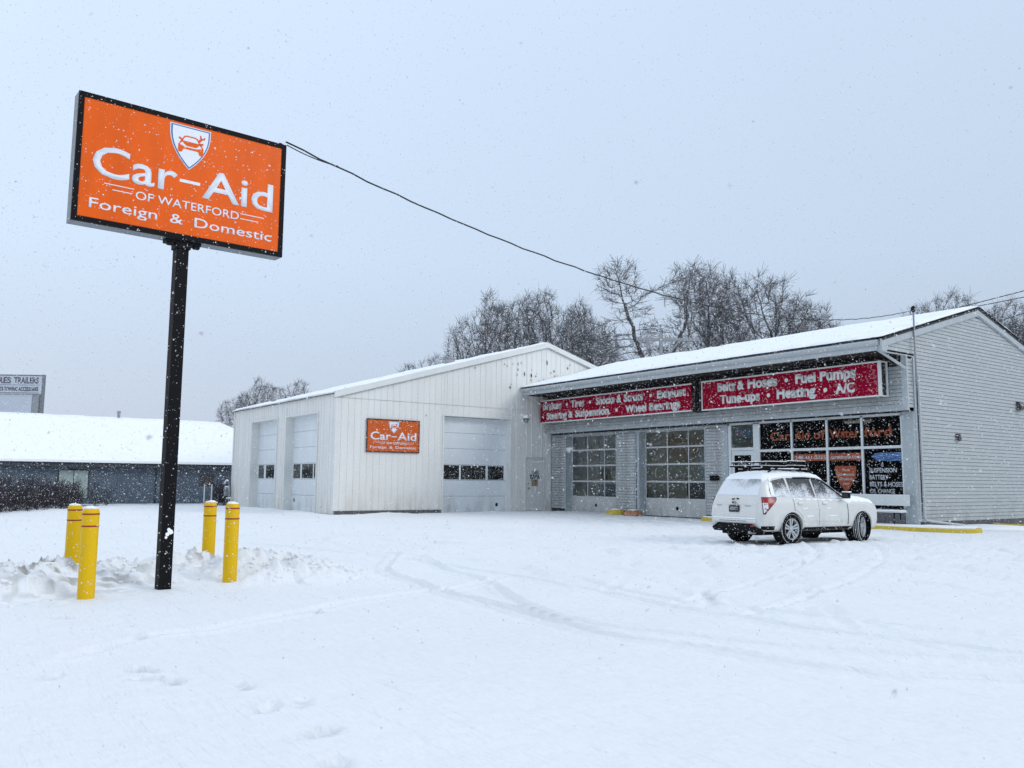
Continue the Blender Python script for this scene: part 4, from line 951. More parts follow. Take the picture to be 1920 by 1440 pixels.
b = MB(); rr = random.Random(9); x = -Wd / 2 + .03
while x < Wd / 2 - .05:
    w = rr.uniform(.05, .25)
    if rr.random() < .6: b.box(x, min(x + w, Wd / 2 - .02), -.10, .10, zc + Hg / 2 + .0005, zc + Hg / 2 + rr.uniform(.006, .02))
    x += w + rr.uniform(0, .06)
b.build('snow_cap', m_roofsnow, ps)
b = MB()
for zz, xx, r in ((.75, .01, .022), (.72, .03, .034), (.69, -.005, .026), (.65, -.02, .018), (.71, .055, .014)): b.lathe([(.001, -.010), (r, -.005), (r * .6, .0), (.001, 0)], (xx, -.080, zz), 9, 'y')
b.build('stuck_snow', m_roofsnow, ps)
gs = thing('garage_sign', 'orange logo sign in a dark frame mounted on the cream metal gable wall', 'sign', (.045, -8.84, 0), R(90))
b = MB(); w, h, zc2 = 1.30, .72, 3.355
b.box(-w, w, -.03, .0, zc2 - h, zc2 - h + .05); b.box(-w, w, -.03, .0, zc2 + h - .05, zc2 + h); b.box(-w, -w + .05, -.03, 0, zc2 - h + .051, zc2 + h - .051); b.box(w - .05, w, -.03, 0, zc2 - h + .051, zc2 + h - .051); b.build('frame', m_rust, gs)
logo_sign(gs, 2 * w, 2 * h, zc2, -.022, .045, m_orange2, 1.3)

# ================================================================== BOLLARDS
def bollard(x, y, z0, top, lab, lean=(0, 0)):
    t_ = thing('bollard', lab, 'bollard', (x, y, 0), 0, 'yellow bollards guarding the sign pole'); t_.rotation_euler = (lean[0], lean[1], random.uniform(0, 6))
    r = .094
    MB().lathe([(r * .98, -.15), (r, 0), (r, top - .09), (r * .98, top - .06), (r * .86, top - .025), (r * .6, top - .006), (.001, top)], (0, 0, 0), 28).build('sleeve', m_yellow, t_, True)
    for dz in (.085, .225):
        MB().lathe([(r + .0005, top - dz - .009), (r + .002, top - dz - .009), (r + .002, top - dz + .009), (r + .0005, top - dz + .009)], (0, 0, 0), 28).build('red_stripe', m_stripe, t_, True)
    b = MB(); b.lathe([(r * .80, top - .030), (r * .86, top - .026), (r * .80, top - .012), (r * .55, top + .001), (.001, top + .006)], (0, 0, 0), 24)
    me = b.mesh('snow_cap', m_roofsnow)
    for v in me.vertices: v.co.z += .003 * math.sin(v.co.x * 60) * math.cos(v.co.y * 45) + (-.004 if v.co.x > 0 else .004)
    place('snow_cap', me, t_, True)
bollard(22.03, -24.58, 0, 1.06, 'yellow bollard left of the sign pole, nearest the viewer and fully visible')
bollard(19.86, -24.40, 0, 1.04, 'yellow bollard left of the sign pole, partly hidden by its neighbour')
bollard(19.83, -22.53, 0, 1.07, 'farther yellow bollard right of the sign pole with its foot in the snow bank')
bollard(21.33, -22.68, 0, 1.085, 'yellow bollard right of the sign pole, rightmost of the four')

# ================================================================== KERBS, BENCH
def kerb(path, w, h, name, m, lab=None):
    """kerb stone following path (centre of front edge)"""
    P = smooth(path, max(14, len(path) * 5)); b = MB(); n = len(P); v = []
    for i in range(n):
        t_ = P[min(i + 1, n - 1)] - P[max(i - 1, 0)]; t_ = t_ / np.hypot(*t_); nn_ = np.array([-t_[1], t_[0]])
        for o_, z_ in ((0, -.05), (0, h - .02), (.02, h), (w, h), (w, -.05)): v.append((*(P[i] + nn_ * o_), z_))
    f = []
    for i in range(n - 1):
        for k in range(4): f.append((i * 5 + k, (i + 1) * 5 + k, (i + 1) * 5 + k + 1, i * 5 + k + 1))
    f += [(0, 1, 2, 3, 4), tuple(range(n * 5 - 5, n * 5))[::-1]]
    b.add(v, f); return kind(b.build(name, m), 'structure')
kerb([(10.6, -1.05), (11, -1.35), (12.5, -1.38), (15, -1.40), (17.8, -1.42), (19.4, -1.45), (20.2, -1.25), (20.75, -.6), (20.5, .2)], .15, .13, 'kerb', m_kerb)
kerb([(18.85, 4.6), (18.95, 4.25), (19.4, 4.12), (21.5, 4.3), (26, 4.6)], .15, .13, 'kerb', m_kerb)
def walk_snow(poly, z, name):
    b = MB(); b.prism([(x, y, -.05) for x, y in poly], (0, 0, z + .05)); o = b.build(name, m_roofsnow, bevel=.02); return kind(o, 'structure')
walk_snow([(10.75, -1.14), (11.05, -1.25), (17.8, -1.30), (19.4, -1.33), (20.1, -1.12), (20.6, -.5), (20.3, .3), (18.8, .3), (18.8, -.2), (18.7, -.09), (10.75, -.09)], .165, 'snowy_pavement')
for i, (x, y, r, m, lab) in enumerate(((5.0, -.35, .42, m_kerb, 'worn yellow concrete stub at the foot of the siding between the bay doors'), (5.95, -.2, .42, m_redcone, 'faded red concrete stub beside the right bay door'))):
    t_ = thing('concrete_stub', lab, 'concrete stub', (x, y, 0))
    MB().lathe([(r, -.05), (r, .06), (r * .9, .15), (r * .6, .23), (r * .1, .26)], (0, 0, 0), 16).build('block', m, t_, True)
    MB().lathe([(r * .8, .15), (r * .55, .245), (.001, .29)], (0, 0, 0), 12).build('snow_cap', m_roofsnow, t_, True)
be = thing('bench', 'white slatted bench with a wide plank back under the office windows', 'bench', (15.9, -.45, .13))
MB().box(-2.6, 2.62, .18, .22, .61, .95).build('backrest', m_bench, be, bevel=.008)
for k in range(3): MB().box(-2.6, 2.55, -.22 + k * .135, -.10 + k * .135, .40, .435).build('seat_slat', m_bench, be, bevel=.004)
for x in (-2.2, 0, 2.3):
    MB().tube([(x, -.2, 0), (x, -.18, .39)], .022, 6).tube([(x, .16, 0), (x, .2, .61)], .022, 6).tube([(x, -.2, .385), (x, .17, .385)], .02, 6).build('leg', m_black, be)
b = MB(); b.box(-2.58, 2.53, -.21, .16, .437, .475); b.build('snow_cover', m_roofsnow, be, bevel=.015)
b = MB(); b.box(-2.6, 2.62, .182, .218, .951, .965); b.build('snow_cover', m_roofsnow, be)
# drift at the gable foot
me = lump(1.0, 77, 0); me.transform(Matrix.Diagonal((1.2, 1.5, .28, 1))); me.materials.append(m_snow)
o = kind(place('snow_drift', me, loc=(19.6, 2.2, .02)), 'stuff'); tag(o, 'smooth snow drift against the foot of the grey gable wall', 'snow drift')

# ================================================================== CAR
car = thing('parked_car', 'white snow dusted estate car with a black roof basket parked nose towards the office', 'car', (19.95, -9.45, .02), R(86.5))
# stations: x, half width, bottom z, shoulder z, top z, top half width
ST = [(-.97, .60, .50, .58, .64, .50), (-.96, .68, .44, .62, .70, .60), (-.93, .76, .38, .74, .90, .62), (-.89, .82, .33, .92, 1.06, .66), (-.80, .855, .30, .99, 1.22, .66), (-.70, .87, .28, 1.005, 1.42, .625),
      (-.60, .88, .27, 1.01, 1.555, .595), (-.45, .885, .27, 1.01, 1.61, .585), (-.2, .89, .27, 1.005, 1.635, .585), (.2, .89, .27, 1.0, 1.65, .59), (.7, .89, .27, .99, 1.65, .59), (1.15, .89, .27, .98, 1.635, .585),
      (1.40, .89, .27, .975, 1.59, .58), (1.65, .89, .27, .97, 1.45, .60), (1.90, .89, .27, .965, 1.28, .64), (2.12, .89, .27, .955, 1.11, .70), (2.25, .89, .27, .98, 1.09, .76), (2.6, .888, .27, .975, 1.08, .78),
      (2.95, .88, .27, .955, 1.05, .77), (3.15, .865, .27, .92, 1.01, .75), (3.27, .83, .28, .86, .94, .71), (3.36, .77, .31, .77, .84, .66), (3.41, .68, .38, .66, .71, .58)]
def section(s):
    x, w, zb, zs_, zt, wt = s; hgt = zt - zs_
    half = [(0, zb), (w * .80, zb), (w * .955, zb + .04), (w, min(zb + .26, zs_ - .08)), (w * .995, zb + (zs_ - zb) * .72), (w * .975, zs_ - .04 * min(1, hgt / .2) - .01), (w * .935, zs_ + .015 * min(1, hgt / .2)),
            (w * .935 + (wt - w * .935) * .52, zs_ + hgt * .52), (wt + .01, zt - max(.02, hgt * .09)), (wt * .86, zt - .008), (wt * .5, zt + .012), (0, zt + .018)]
    return [(x, y, z) for y, z in half] + [(x, -y, z) for y, z in half[-2:0:-1]]
b = MB(); secs = [section(s) for s in ST]; n = len(secs[0])
for s in secs: b.v += s
for i in range(len(secs) - 1):
    for k in range(n): b.f.append((i * n + k, i * n + (k + 1) % n, (i + 1) * n + (k + 1) % n, (i + 1) * n + k))
b.f += [tuple(range(n))[::-1], tuple(range((len(secs) - 1) * n, len(secs) * n))]; b.m = [0] * len(b.f)
body = b.build('body', m_carw, car, True)
ss = body.modifiers.new('s', 'SUBSURF'); ss.levels = 2; ss.render_levels = 2
cutters = []
for x in (0, 2.615):
    for sg_ in (-1, 1):
        c = MB().lathe([(.385, -.2), (.385, .2)], (x, sg_ * .80, .345), 40, 'y').build('cut', m_cartrim, car); cutters.append(c)
        md = body.modifiers.new('b', 'BOOLEAN'); md.object = c; md.operation = 'DIFFERENCE'; md.solver = 'EXACT'
bpy.context.view_layer.update(); dg = bpy.context.evaluated_depsgraph_get()
body.modifiers.clear() if False else None
ev = body.evaluated_get(dg); bme = bpy.data.meshes.new_from_object(ev)
body.modifiers.clear(); old = body.data; body.data = bme; bme.name = 'body'; bme.materials.clear(); bme.materials.append(m_carw)
bme.polygons.foreach_set('material_index', [0] * len(bme.polygons))
for c in cutters: bpy.data.objects.remove(c)
bme.shade_smooth()
try: bme.set_sharp_from_angle(angle=R(35))
except Exception: pass
bmx = bmesh.new(); bmx.from_mesh(bme); bmesh.ops.recalc_face_normals(bmx, faces=bmx.faces); bvh = BVHTree.FromBMesh(bmx)
def proj_patch(grid, d, off, name, m, parent=car, thick=0.0, smooth_=True, noise=None):
    """grid[i][j] = start points; project along d to the body; offset outward"""
    d = Vector(d).normalized(); ni, nj = len(grid), len(grid[0]); V = []; ok = []
    for i in range(ni):
        for j in range(nj):
            h = bvh.ray_cast(Vector(grid[i][j]) - d * 3, d)
            if h[0] is None: V.append((0, 0, 0)); ok.append(False); continue
            nrm = h[1] if h[1].dot(d) < 0 else -h[1]
            o_ = off + (noise(i, j) if noise else 0); V.append(tuple(h[0] + nrm * o_)); ok.append(True)
    f = [(i * nj + j, (i + 1) * nj + j, (i + 1) * nj + j + 1, i * nj + j + 1) for i in range(ni - 1) for j in range(nj - 1)]
    f = [q for q in f if all(ok[k] for k in q)]
    me = bpy.data.meshes.new(name); me.from_pydata(V, [], f); me.materials.append(m)
    bm = bmesh.new(); bm.from_mesh(me); bmesh.ops.delete(bm, geom=[v for v in bm.verts if not v.link_faces], context='VERTS')
    if thick:
        r = bmesh.ops.extrude_face_region(bm, geom=list(bm.faces))
        for v in r['geom']:
            if isinstance(v, bmesh.types.BMVert): v.co += d * thick
    bmesh.ops.recalc_face_normals(bm, faces=bm.faces); bm.to_mesh(me); bm.free()
    o = place(name, me, parent)
    if smooth_:
        me.shade_smooth()
        try: me.set_sharp_from_angle(angle=R(40))
        except Exception: pass
    return o
def side_grid(xs, zb, zt, nz, sg_): return [[(x, sg_ * 1.0, zb(x) + (zt(x) - zb(x)) * j / (nz - 1)) for j in range(nz)] for x in xs]
def itp(tab): 
    X_, Y_ = zip(*tab); return lambda x: float(np.interp(x, X_, Y_))
belt = itp([(-.7, 1.085), (2.2, 1.03)]); gtop = itp([(-.62, 1.22), (-.50, 1.40), (-.42, 1.47), (0, 1.535), (.8, 1.55), (1.25, 1.525), (1.45, 1.46), (1.75, 1.28), (2.02, 1.08)])
for sg_ in (-1, 1):
    d = (0, -sg_, 0)
    lines = [(-.60, .02, 'side_window'), (.10, .93, 'side_window'), (.99, 1.98, 'side_window')]
    for x0, x1, nm in lines:
        xs = np.linspace(x0, x1, 16); proj_patch(side_grid(xs, lambda x: belt(x) + .01, lambda x: max(gtop(x) - .02, belt(x) + .015), 8, sg_), d, .006, nm, m_sideglass, thick=.012)
    # dark window surround on the front door side
    xs = np.linspace(1.40, 2.04, 10); proj_patch(side_grid(xs, lambda x: max(belt(x) + .005, gtop(x) - .075), lambda x: max(gtop(x) + .004, belt(x) + .012), 3, sg_), d, .011, 'window_frame', m_cartrim, thick=.01)
    xs = np.linspace(.35, 1.5, 12); proj_patch(side_grid(xs, lambda x: gtop(x) - .045, lambda x: gtop(x) - .005, 3, sg_), d, .011, 'window_frame', m_cartrim, thick=.01)
    # doors, proud by a few mm, leaving shut lines
    arch = lambda x: .345 + math.sqrt(max(.0, .435 ** 2 - x * x)) if abs(x) < .435 else .40
    for x0, x1, zb in ((.10, .955, arch), (.967, 2.02, lambda x: .40)):
        xs = np.linspace(x0, x1, 22)
        o = proj_patch(side_grid(xs, lambda x: max(.40, zb(x)), lambda x: belt(x) - .015, 9, sg_), d, .004, 'door', m_carw, thick=.02)
        hx = x0 + .10 if x0 < .5 else x0 + .12
        gr = [[(hx + .02 + .17 * i / 3, sg_, .90 + .035 * j / 2) for j in range(3)] for i in range(4)]
        proj_patch(gr, d, .03, 'handle', m_carw, o, .02)
        gr = [[(hx + .03 + .15 * i / 3, sg_, .936 + .015 * j / 2) for j in range(3)] for i in range(4)]
        proj_patch(gr, d, .034, 'handle_snow', m_carsnow, o, .02)
        xs = np.linspace(x0 + .01, x1 - .01, 12); proj_patch(side_grid(xs, lambda x: .50 if x > .5 else max(.5, arch(x) + .02), lambda x: (.52 if x > .5 else max(.52, arch(x) + .04)), 2, sg_), d, .012, 'rub_strip', m_carw, o, .01)
        for (xc, zc_, L) in ((x0 + .5, .62, .30), (x0 + .35, .80, .2)):
            gr = [[(xc - L / 2 + L * i / 8, sg_, zc_ + .012 * math.sin(i * 2) + (j * .022 if 0 < i < 8 else .008)) for j in range(2)] for i in range(9)]
            if x0 > -1: proj_patch(gr, d, .009, 'stuck_snow', m_carsnow, o, .01)
        xs = np.linspace(x0, x1, 22); proj_patch([[(x, sg_, belt(x) - .028 - .02 * (1 - j) * (1 + .7 * math.sin(x * 23))) for j in range(2)] for x in xs], d, .014, 'stuck_snow', m_carsnow, o, .014)
    for xs_ in (.094, .961):
        gr = [[(xs_ - .006 + .012 * j, sg_, .42 + .60 * i / 10) for j in range(2)] for i in range(11)]
        proj_patch(gr, d, .0015, 'door_seam', m_cartrim, thick=.01)
    # gap behind the front door, black
    gr = [[(2.035 + .02 * j, sg_, .42 + .50 * i / 10) for j in range(2)] for i in range(11)]
    proj_patch(gr, d, .003, 'fender_gap', m_cartrim, thick=.01)
    # lower black sill
    xs = np.linspace(.42, 2.20, 14); proj_patch(side_grid(xs, lambda x: .30, lambda x: .375, 3, sg_), d, .006, 'sill', m_cartrim, thick=.03)
    # arch lips
    for cx in (0, 2.615):
        gr = [[(cx + (r_) * math.cos(a), sg_, .345 + (r_) * math.sin(a)) for r_ in (.392, .425)] for a in np.linspace(.02, math.pi - .02, 25)]
        proj_patch(gr, d, .008, 'arch_lip', m_carw, thick=.02)
        b = MB(); k = 20
        prof = [(.380, .0), (.380, .28)]
        bb = MB().lathe([(.001, sg_ * .60), (.383, sg_ * .601), (.383, sg_ * .84)], (cx, 0, .345), 30, 'y'); bb.f = bb.f[:-2]; bb.m = bb.m[:-2]; bb.build('wheel_liner', m_cartrim, car)
    # tail lamp: red upper and clear lower, wraps the corner
    dd = Vector((1.0, -sg_ * 1.0, 0)).normalized()
    def corner(sx, z): return Vector((-.62, sg_ * .72, z)) + Vector((1, sg_, 0)).normalized() * sx
    def lampgrid(fa, fb, n_=9, m_=7):
        return [[tuple(corner(fa[0](z) + (fb[0](z) - fa[0](z)) * j / (m_ - 1), z)) for j in range(m_)] for z in np.linspace(fa[1], fa[2], n_)]
    L0 = itp([(.70, -.13), (1.06, -.155)]); R0 = itp([(.70, -.10), (.80, -.01), (.90, .08), (.98, .15), (1.02, .17), (1.06, .16)])
    proj_patch(lampgrid((lambda z: L0(z) - .012, .685, 1.075), (lambda z: R0(z) + .018,)), dd, .003, 'lamp_surround', m_cartrim, thick=.01)
    tl = proj_patch(lampgrid((L0, .70, 1.06), (R0,)), dd, .012, 'tail_lamp', m_tail, thick=.015)
    proj_patch(lampgrid((lambda z: L0(z) + .006, .705, .94), (lambda z: min(R0(z) - .03, L0(z) + .115),)), dd, .018, 'clear_lens', m_clear, tl, .01)
    for px_, pz in ((-.11, .90), (-.07, .905), (-.10, .80), (-.07, .79)):
        gr = [[tuple(corner(px_ + .018 * i, pz + .018 * j)) for j in range(2)] for i in range(2)]; proj_patch(gr, dd, .030, 'reflector', m_cartrim, tl, .006)
    # rear lower black corner and bumper bits
    dd2 = Vector((1.0, -sg_ * .55, 0)).normalized()
    gr = [[(-.9 + .32 * i / 8, sg_ * (.74 + .10 * i / 8), .33 + .03 * j - .0) for j in range(4)] for i in range(9)]
    proj_patch(gr, (.4, -sg_, 0), .006, 'bumper_lower', m_cartrim, thick=.02)
    # mirror
    b = MB(); b.box(1.86, 1.97, sg_ * .93 - .09 if sg_ > 0 else sg_ * .93 - .11, sg_ * .93 + .11 if sg_ > 0 else sg_ * .93 + .09, 1.04, 1.19); mir = b.build('mirror', m_cartrim, car, bevel=.03)
    MB().box(1.86, 1.98, sg_ * .95 - .10, sg_ * .95 + .10, 1.185, 1.215).build('snow_cap', m_carsnow, mir, bevel=.012)
    MB().box(1.845, 1.858, sg_ * .95 - .075, sg_ * .95 + .075, 1.06, 1.17).build('mirror_glass', m_darkpane, mir)
# tailgate: rear window, gate, plate
gr = [[(-1.2, -.62 * (1 - .10 * j / 9) + 1.24 * (1 - .10 * j / 9) * i / 14, 1.115 + .37 * j / 9) for j in range(10)] for i in range(15)]
proj_patch(gr, (1, 0, 0), .006, 'rear_window', m_rearglass, thick=.012)
tg = proj_patch([[(-1.2, -.66 + 1.32 * i / 14, .50 + .575 * j / 9) for j in range(10)] for i in range(15)], (1, 0, 0), .006, 'tailgate', m_carw, thick=.02)
MB().box(-.985, -.955, -.155, .155, .72, .88).build('number_plate', m_plate, tg, bevel=.005)
o = lettering('453KT1', -.115, .115, .765, .84, 0, m_silver, tg, .02, depth=.003); o.rotation_euler = (0, 0, -R(90)); o.location = (-.9855, 0, 0)
b = MB(); b.prism([(-.965 + .0, .055 * math.cos(k * .5236), .945 + .030 * math.sin(k * .5236)) for k in range(12)], (-.025, 0, 0)); b.build('badge', m_boxside, tg)
b = MB(); b.prism([(-.99, .045 * math.cos(k * .5236), .945 + .022 * math.sin(k * .5236)) for k in range(12)], (-.003, 0, 0)); b.build('badge', m_plate, tg)
proj_patch([[(-1.2, -.10 + .22 * i / 5, 1.005 + .03 * j + .008 * math.sin(i)) for j in range(2)] for i in range(6)], (1, 0, 0), .012, 'handle', m_cartrim, tg, .02)
proj_patch([[(-1.2, -.64 + 1.28 * i / 16, .893 + .012 * j) for j in range(2)] for i in range(17)], (1, 0, 0), .011, 'gate_crease', m_carw, tg, .01)
for y0, y1 in ((-.48, -.30), (.42, .56)):
    proj_patch([[(-1.2, y0 + (y1 - y0) * i / 5, .86 + .014 * j) for j in range(2)] for i in range(6)], (1, 0, 0), .010, 'script_badge', m_boxside, tg, .01)
# bumper ledge with snow, lower black valance
b = MB(); b.box(-1.035, -.80, -.66, .66, .47, .575); bp_ = b.build('bumper', m_carw, car, bevel=.05)
bmod = bp_.modifiers[0]; bmod.segments = 4
MB().box(-1.025, -.93, -.64, .64, .572, .598).build('bumper_snow', m_carsnow, bp_, bevel=.012)
MB().box(-1.037, -1.02, -.42, .42, .515, .53).build('bumper_line', m_boxside, bp_)
b = MB(); b.prism([(-1.01, -.52, .46), (-1.01, .52, .46), (-1.01, .60, .40), (-1.0, .70, .36), (-.97, .66, .27), (-.97, -.66, .27), (-1.0, -.70, .36), (-1.01, -.60, .40)], (.25, 0, 0)); b.build('valance', m_cartrim, car, bevel=.015)
b = MB(); b.box(-.80, 3.35, -.55, .55, .20, .30); b.box(-.25, .25, -.7, .7, .25, .34); b.build('underbody', m_cartrim, car)
MB().tube([(-1.02, -.48, .27), (-.6, -.46, .25)], .035, 8).build('exhaust', m_steel, car)
MB().box(-1.018, -1.005, -.62, -.52, .40, .44).build('reflector', m_tail, car)
# snow on roof, bonnet, screen
def top_patch(x0, x1, y0, y1, nx_, ny_, off, name, m, seed):
    gr = [[(x0 + (x1 - x0) * i / (nx_ - 1), y0 + (y1 - y0) * j / (ny_ - 1), 1.0) for j in range(ny_)] for i in range(nx_)]
    r = random.Random(seed)
    def nz_(i, j):
        e = min(i, nx_ - 1 - i, j, ny_ - 1 - j); return off * (min(1, e / 2) - 1) * .95 + off * .3 * (math.sin(i * 1.7 + seed) * math.cos(j * 1.3)) * (e > 0)
    return proj_patch(gr, (0, 0, -1), off, name, m, thick=.01, noise=nz_)
top_patch(-.66, 1.50, -.61, .61, 34, 20, .035, 'roof_snow', m_carsnow, 1)
top_patch(2.12, 3.34, -.74, .74, 22, 22, .025, 'bonnet_snow', m_carsnow, 2)
top_patch(1.5, 2.1, -.60, .60, 10, 16, .012, 'windscreen', m_rearglass, 3)
for sg_ in (-1, 1):
    top_patch(2.0, 3.12, sg_ * .70, sg_ * .86, 18, 6, .012, 'fender_snow', m_carsnow, 4)
    proj_patch([[(x, sg_, zz) for zz in (gtop(x) + .015, gtop(x) + .05, gtop(x) + .09)] for x in np.linspace(-.5, 1.45, 24)], (0, -sg_, 0), .014, 'rail_snow', m_carsnow, thick=.01)
    proj_patch([[(x, sg_, z_) for z_ in np.linspace(1.07, 1.48, 8)] for x in np.linspace(-.60, -.40, 5)] if False else [[(-.66 + .10 * i, sg_, 1.11 + .3 * j / 5 - .0) for j in range(6)] for i in range(2)], (.35, -sg_, 0), .010, 'pillar_snow', m_carsnow, thick=.01)
    b = MB(); b.tube([(-.35, sg_ * .50, 1.66), (-.2, sg_ * .50, 1.715), (1.0, sg_ * .50, 1.725), (1.25, sg_ * .50, 1.65)], .018, 8); b.build('roof_rail', m_cartrim, car, True)
    MB().tube([(-.25, sg_ * .50, 1.735), (.4, sg_ * .50, 1.742), (1.05, sg_ * .50, 1.742)], [.010, .016, .010], 6).build('rail_snow', m_carsnow, car, True)
# roof basket
bk = thing('roof_basket', 'black roof basket with snow on its rails on top of the white car', 'roof rack', (19.95, -9.45, .02), R(86.5))
for x in (-.1, .75):
    MB().tube([(x, -.56, 1.735), (x, .56, 1.735)], .018, 6).build('cross_bar', m_cartrim, bk)
def ring(z, x0, x1, y, r, rear_low=0):
    return [(x0, -y, z - rear_low), (x0, y, z - rear_low), (x0 + .05, y + .02, z - rear_low * .5), (.28, y + .02, z - rear_low * .1), (.36, y + .02, z + .02), (x1 - .05, y + .02, z + .02), (x1, y, z + .01), (x1, -y, z + .01), (x1 - .05, -y - .02, z + .02), (.36, -y - .02, z + .02), (.28, -y - .02, z - rear_low * .1), (x0 + .05, -y - .02, z - rear_low * .5), (x0, -y, z - rear_low)]
MB().tube(ring(1.79, -.58, 1.05, .47, .014), .018, 6, caps=False).build('lower_rail', m_cartrim, bk, True)
MB().tube(ring(1.895, -.50, 1.02, .48, .014, .015), .017, 6, caps=False).build('upper_rail', m_cartrim, bk, True)
MB().tube([(p[0], p[1], p[2] + .022) for p in ring(1.895, -.50, 1.02, .48, .014, .015)], .009, 6, caps=False).build('rail_snow', m_carsnow, bk, True)
MB().tube([(p[0], p[1], p[2] + .021) for p in ring(1.79, -.58, 1.05, .47, .014)], .006, 5, caps=False).build('rail_snow', m_carsnow, bk, True)
for k in range(7):
    x = -.45 + k * .23; MB().tube([(x, -.47, 1.79), (x, .47, 1.79)], .010, 5).build('slat', m_cartrim, bk)
    for y in (-.48, .48): MB().tube([(x, y, 1.79), (x + .02, y, 1.895)], .012, 5).build('upright', m_cartrim, bk)
b = MB(); b.add([(.45, -.44, 1.80), (1.0, -.44, 1.84), (1.0, .44, 1.84), (.45, .44, 1.80), (.45, -.44, 1.865), (.98, -.44, 1.90), (.98, .44, 1.90), (.45, .44, 1.865)], [(0, 1, 2, 3), (4, 7, 6, 5), (0, 4, 5, 1), (1, 5, 6, 2), (2, 6, 7, 3), (3, 7, 4, 0)]); b.build('fairing', m_cartrim, bk, bevel=.01)
b = MB(); b.prism([(.45, -.36, 1.912), (.55, -.36, 1.935), (.93, -.36, 1.94), (.99, -.36, 1.918)], (0, .72, 0)); b.build('snow_cover', m_carsnow, bk, bevel=.015)
b = MB(); b.tube([(.95, -.30, 1.68), (1.15, -.31, 1.80), (1.35, -.33, 1.75), (1.5, -.34, 1.60)], .006, 5); b.build('strap', m_cartrim, bk)
# wheels
def wheel_meshes():
    R_, w = .342, .108
    t_ = MB(); t_.lathe([(.235, -w * .80), (.30, -w), (R_ - .028, -w), (R_ - .006, -w * .86), (R_, -w * .70), (R_, -w * .48), (R_ - .010, -w * .46), (R_ - .010, -w * .34), (R_, -w * .32), (R_, -.05 * w - .004), (R_ - .010, -.004), (R_ - .010, .004), (R_, .05 * w + .004), (R_, w * .32), (R_ - .010, w * .34), (R_ - .010, w * .46), (R_, w * .48), (R_, w * .70), (R_ - .006, w * .86), (R_ - .028, w), (.30, w), (.235, w * .80)], (0, 0, 0), 40, 'y', caps=False)
    sn = MB()
    for c in (-.40, 0, .40, -.78, .78):
        r_ = R_ - .0095 if abs(c) < .7 else R_ - .001; hw = w * (.05 if abs(c) < .7 else .06)
        sn.lathe([(r_, w * c - hw), (r_ + .004, w * c - hw), (r_ + .004, w * c + hw), (r_, w * c + hw)], (0, 0, 0), 40, 'y', caps=False)
    rim = MB(); rim.lathe([(.238, -w * .86), (.245, -w * .90), (.232, -w * .88), (.215, -w * .55), (.21, w * .5), (.235, w * .8)], (0, 0, 0), 40, 'y'); rim.f = rim.f[:-2]; rim.m = rim.m[:-2]
    rim.lathe([(.001, -w * .70), (.045, -w * .68), (.055, -w * .45), (.05, 0), (.001, .01)], (0, 0, 0), 20, 'y')
    for k in range(5):
        a = k * 2 * math.pi / 5 + .3
        for s_ in (-1, 1):
            c, s__ = math.cos(a), math.sin(a); P = []
            for rr_, hw0, hw1, y_ in ((.035, .002, .030, -w * .60), (.226, .018, .062, -w * .78)):
                for h_ in (hw0, hw1):
                    P.append((rr_ * c - s_ * h_ * s__, y_, rr_ * s__ + s_ * h_ * c))
            rim.prism([P[0], P[1], P[3], P[2]], (0, .025, 0))
    disc = MB().lathe([(.001, -w * .1), (.20, -w * .1), (.208, w * .2)], (0, 0, 0), 30, 'y')
    return t_.mesh('tyre', m_tyre), sn.mesh('tread_snow', m_carsnow), rim.mesh('rim', m_rim), disc.mesh('brake_disc', m_cartrim)
TM = wheel_meshes()
for x, sg_, st_ in ((0, -1, 0), (0, 1, 0), (2.615, -1, 20), (2.615, 1, 20)):
    wq = bpy.data.objects.new('wheel', None); COL.objects.link(wq); wq.parent = car; wq.location = (x, sg_ * .765, .342)
    wq.rotation_euler = (0, 0, R(st_) + (math.pi if sg_ > 0 else 0))
    for nm, me_ in zip(('tyre', 'tread_snow', 'rim', 'brake_disc'), TM):
        o = place(nm, me_, wq, nm != 'rim')
        try: me_.set_sharp_from_angle(angle=R(30))
        except Exception: pass

# ================================================================== BLUE BUILDING (far left)
bb = thing('blue_building', 'long low blue grey building under a thick snow covered roof beyond the bollards', 'building')
bu, be0, ru, rzv = -19.0, 2.42, -24.0, 5.12
b = MB(); b.box(-29, -19.62, -46, -5.4, -.1, 2.3); b.build('wall', m_bluewall, bb)
k = 0; v = -44.0
while v < -6.6:
    if not (-18.95 < v + .6 < -17.4):
        MB().box(-19.615, -19.585, v + .008, v + 1.21, -.05, 2.02).build('wall_panel', m_bluewall, bb)
    v += 1.22; k += 1
for v0, v1 in ((-18.90, -18.2), (-18.16, -17.46)):
    MB().box(-19.58, -19.55, v0, v1, .35, 1.86).build('garage_panel', m_pale, bb)
MB().box(-19.583, -19.56, -18.98, -17.38, .3, 1.93).build('panel_frame', m_bluedark, bb)
for v0 in (-40, -34, -28, -13.85): MB().box(-19.58, -19.54, v0 - .03, v0 + .03, 0, 2.05).build('downpipe', m_dark, bb)
MB().box(-19.58, -19.555, -11.35, -10.45, 1.0, 1.75).build('window', m_housing, bb)
MB().box(bu - .55, bu, -46.4, -5.1, 2.06, 2.10).build('soffit', m_bluedark, bb)
MB().box(bu - .04, bu, -46.4, -5.1, 2.101, 2.36).build('fascia', m_bluedark, bb)
MB().box(bu + .001, bu + .07, -46.4, -5.1, 2.27, 2.37).build('gutter', m_dark, bb)
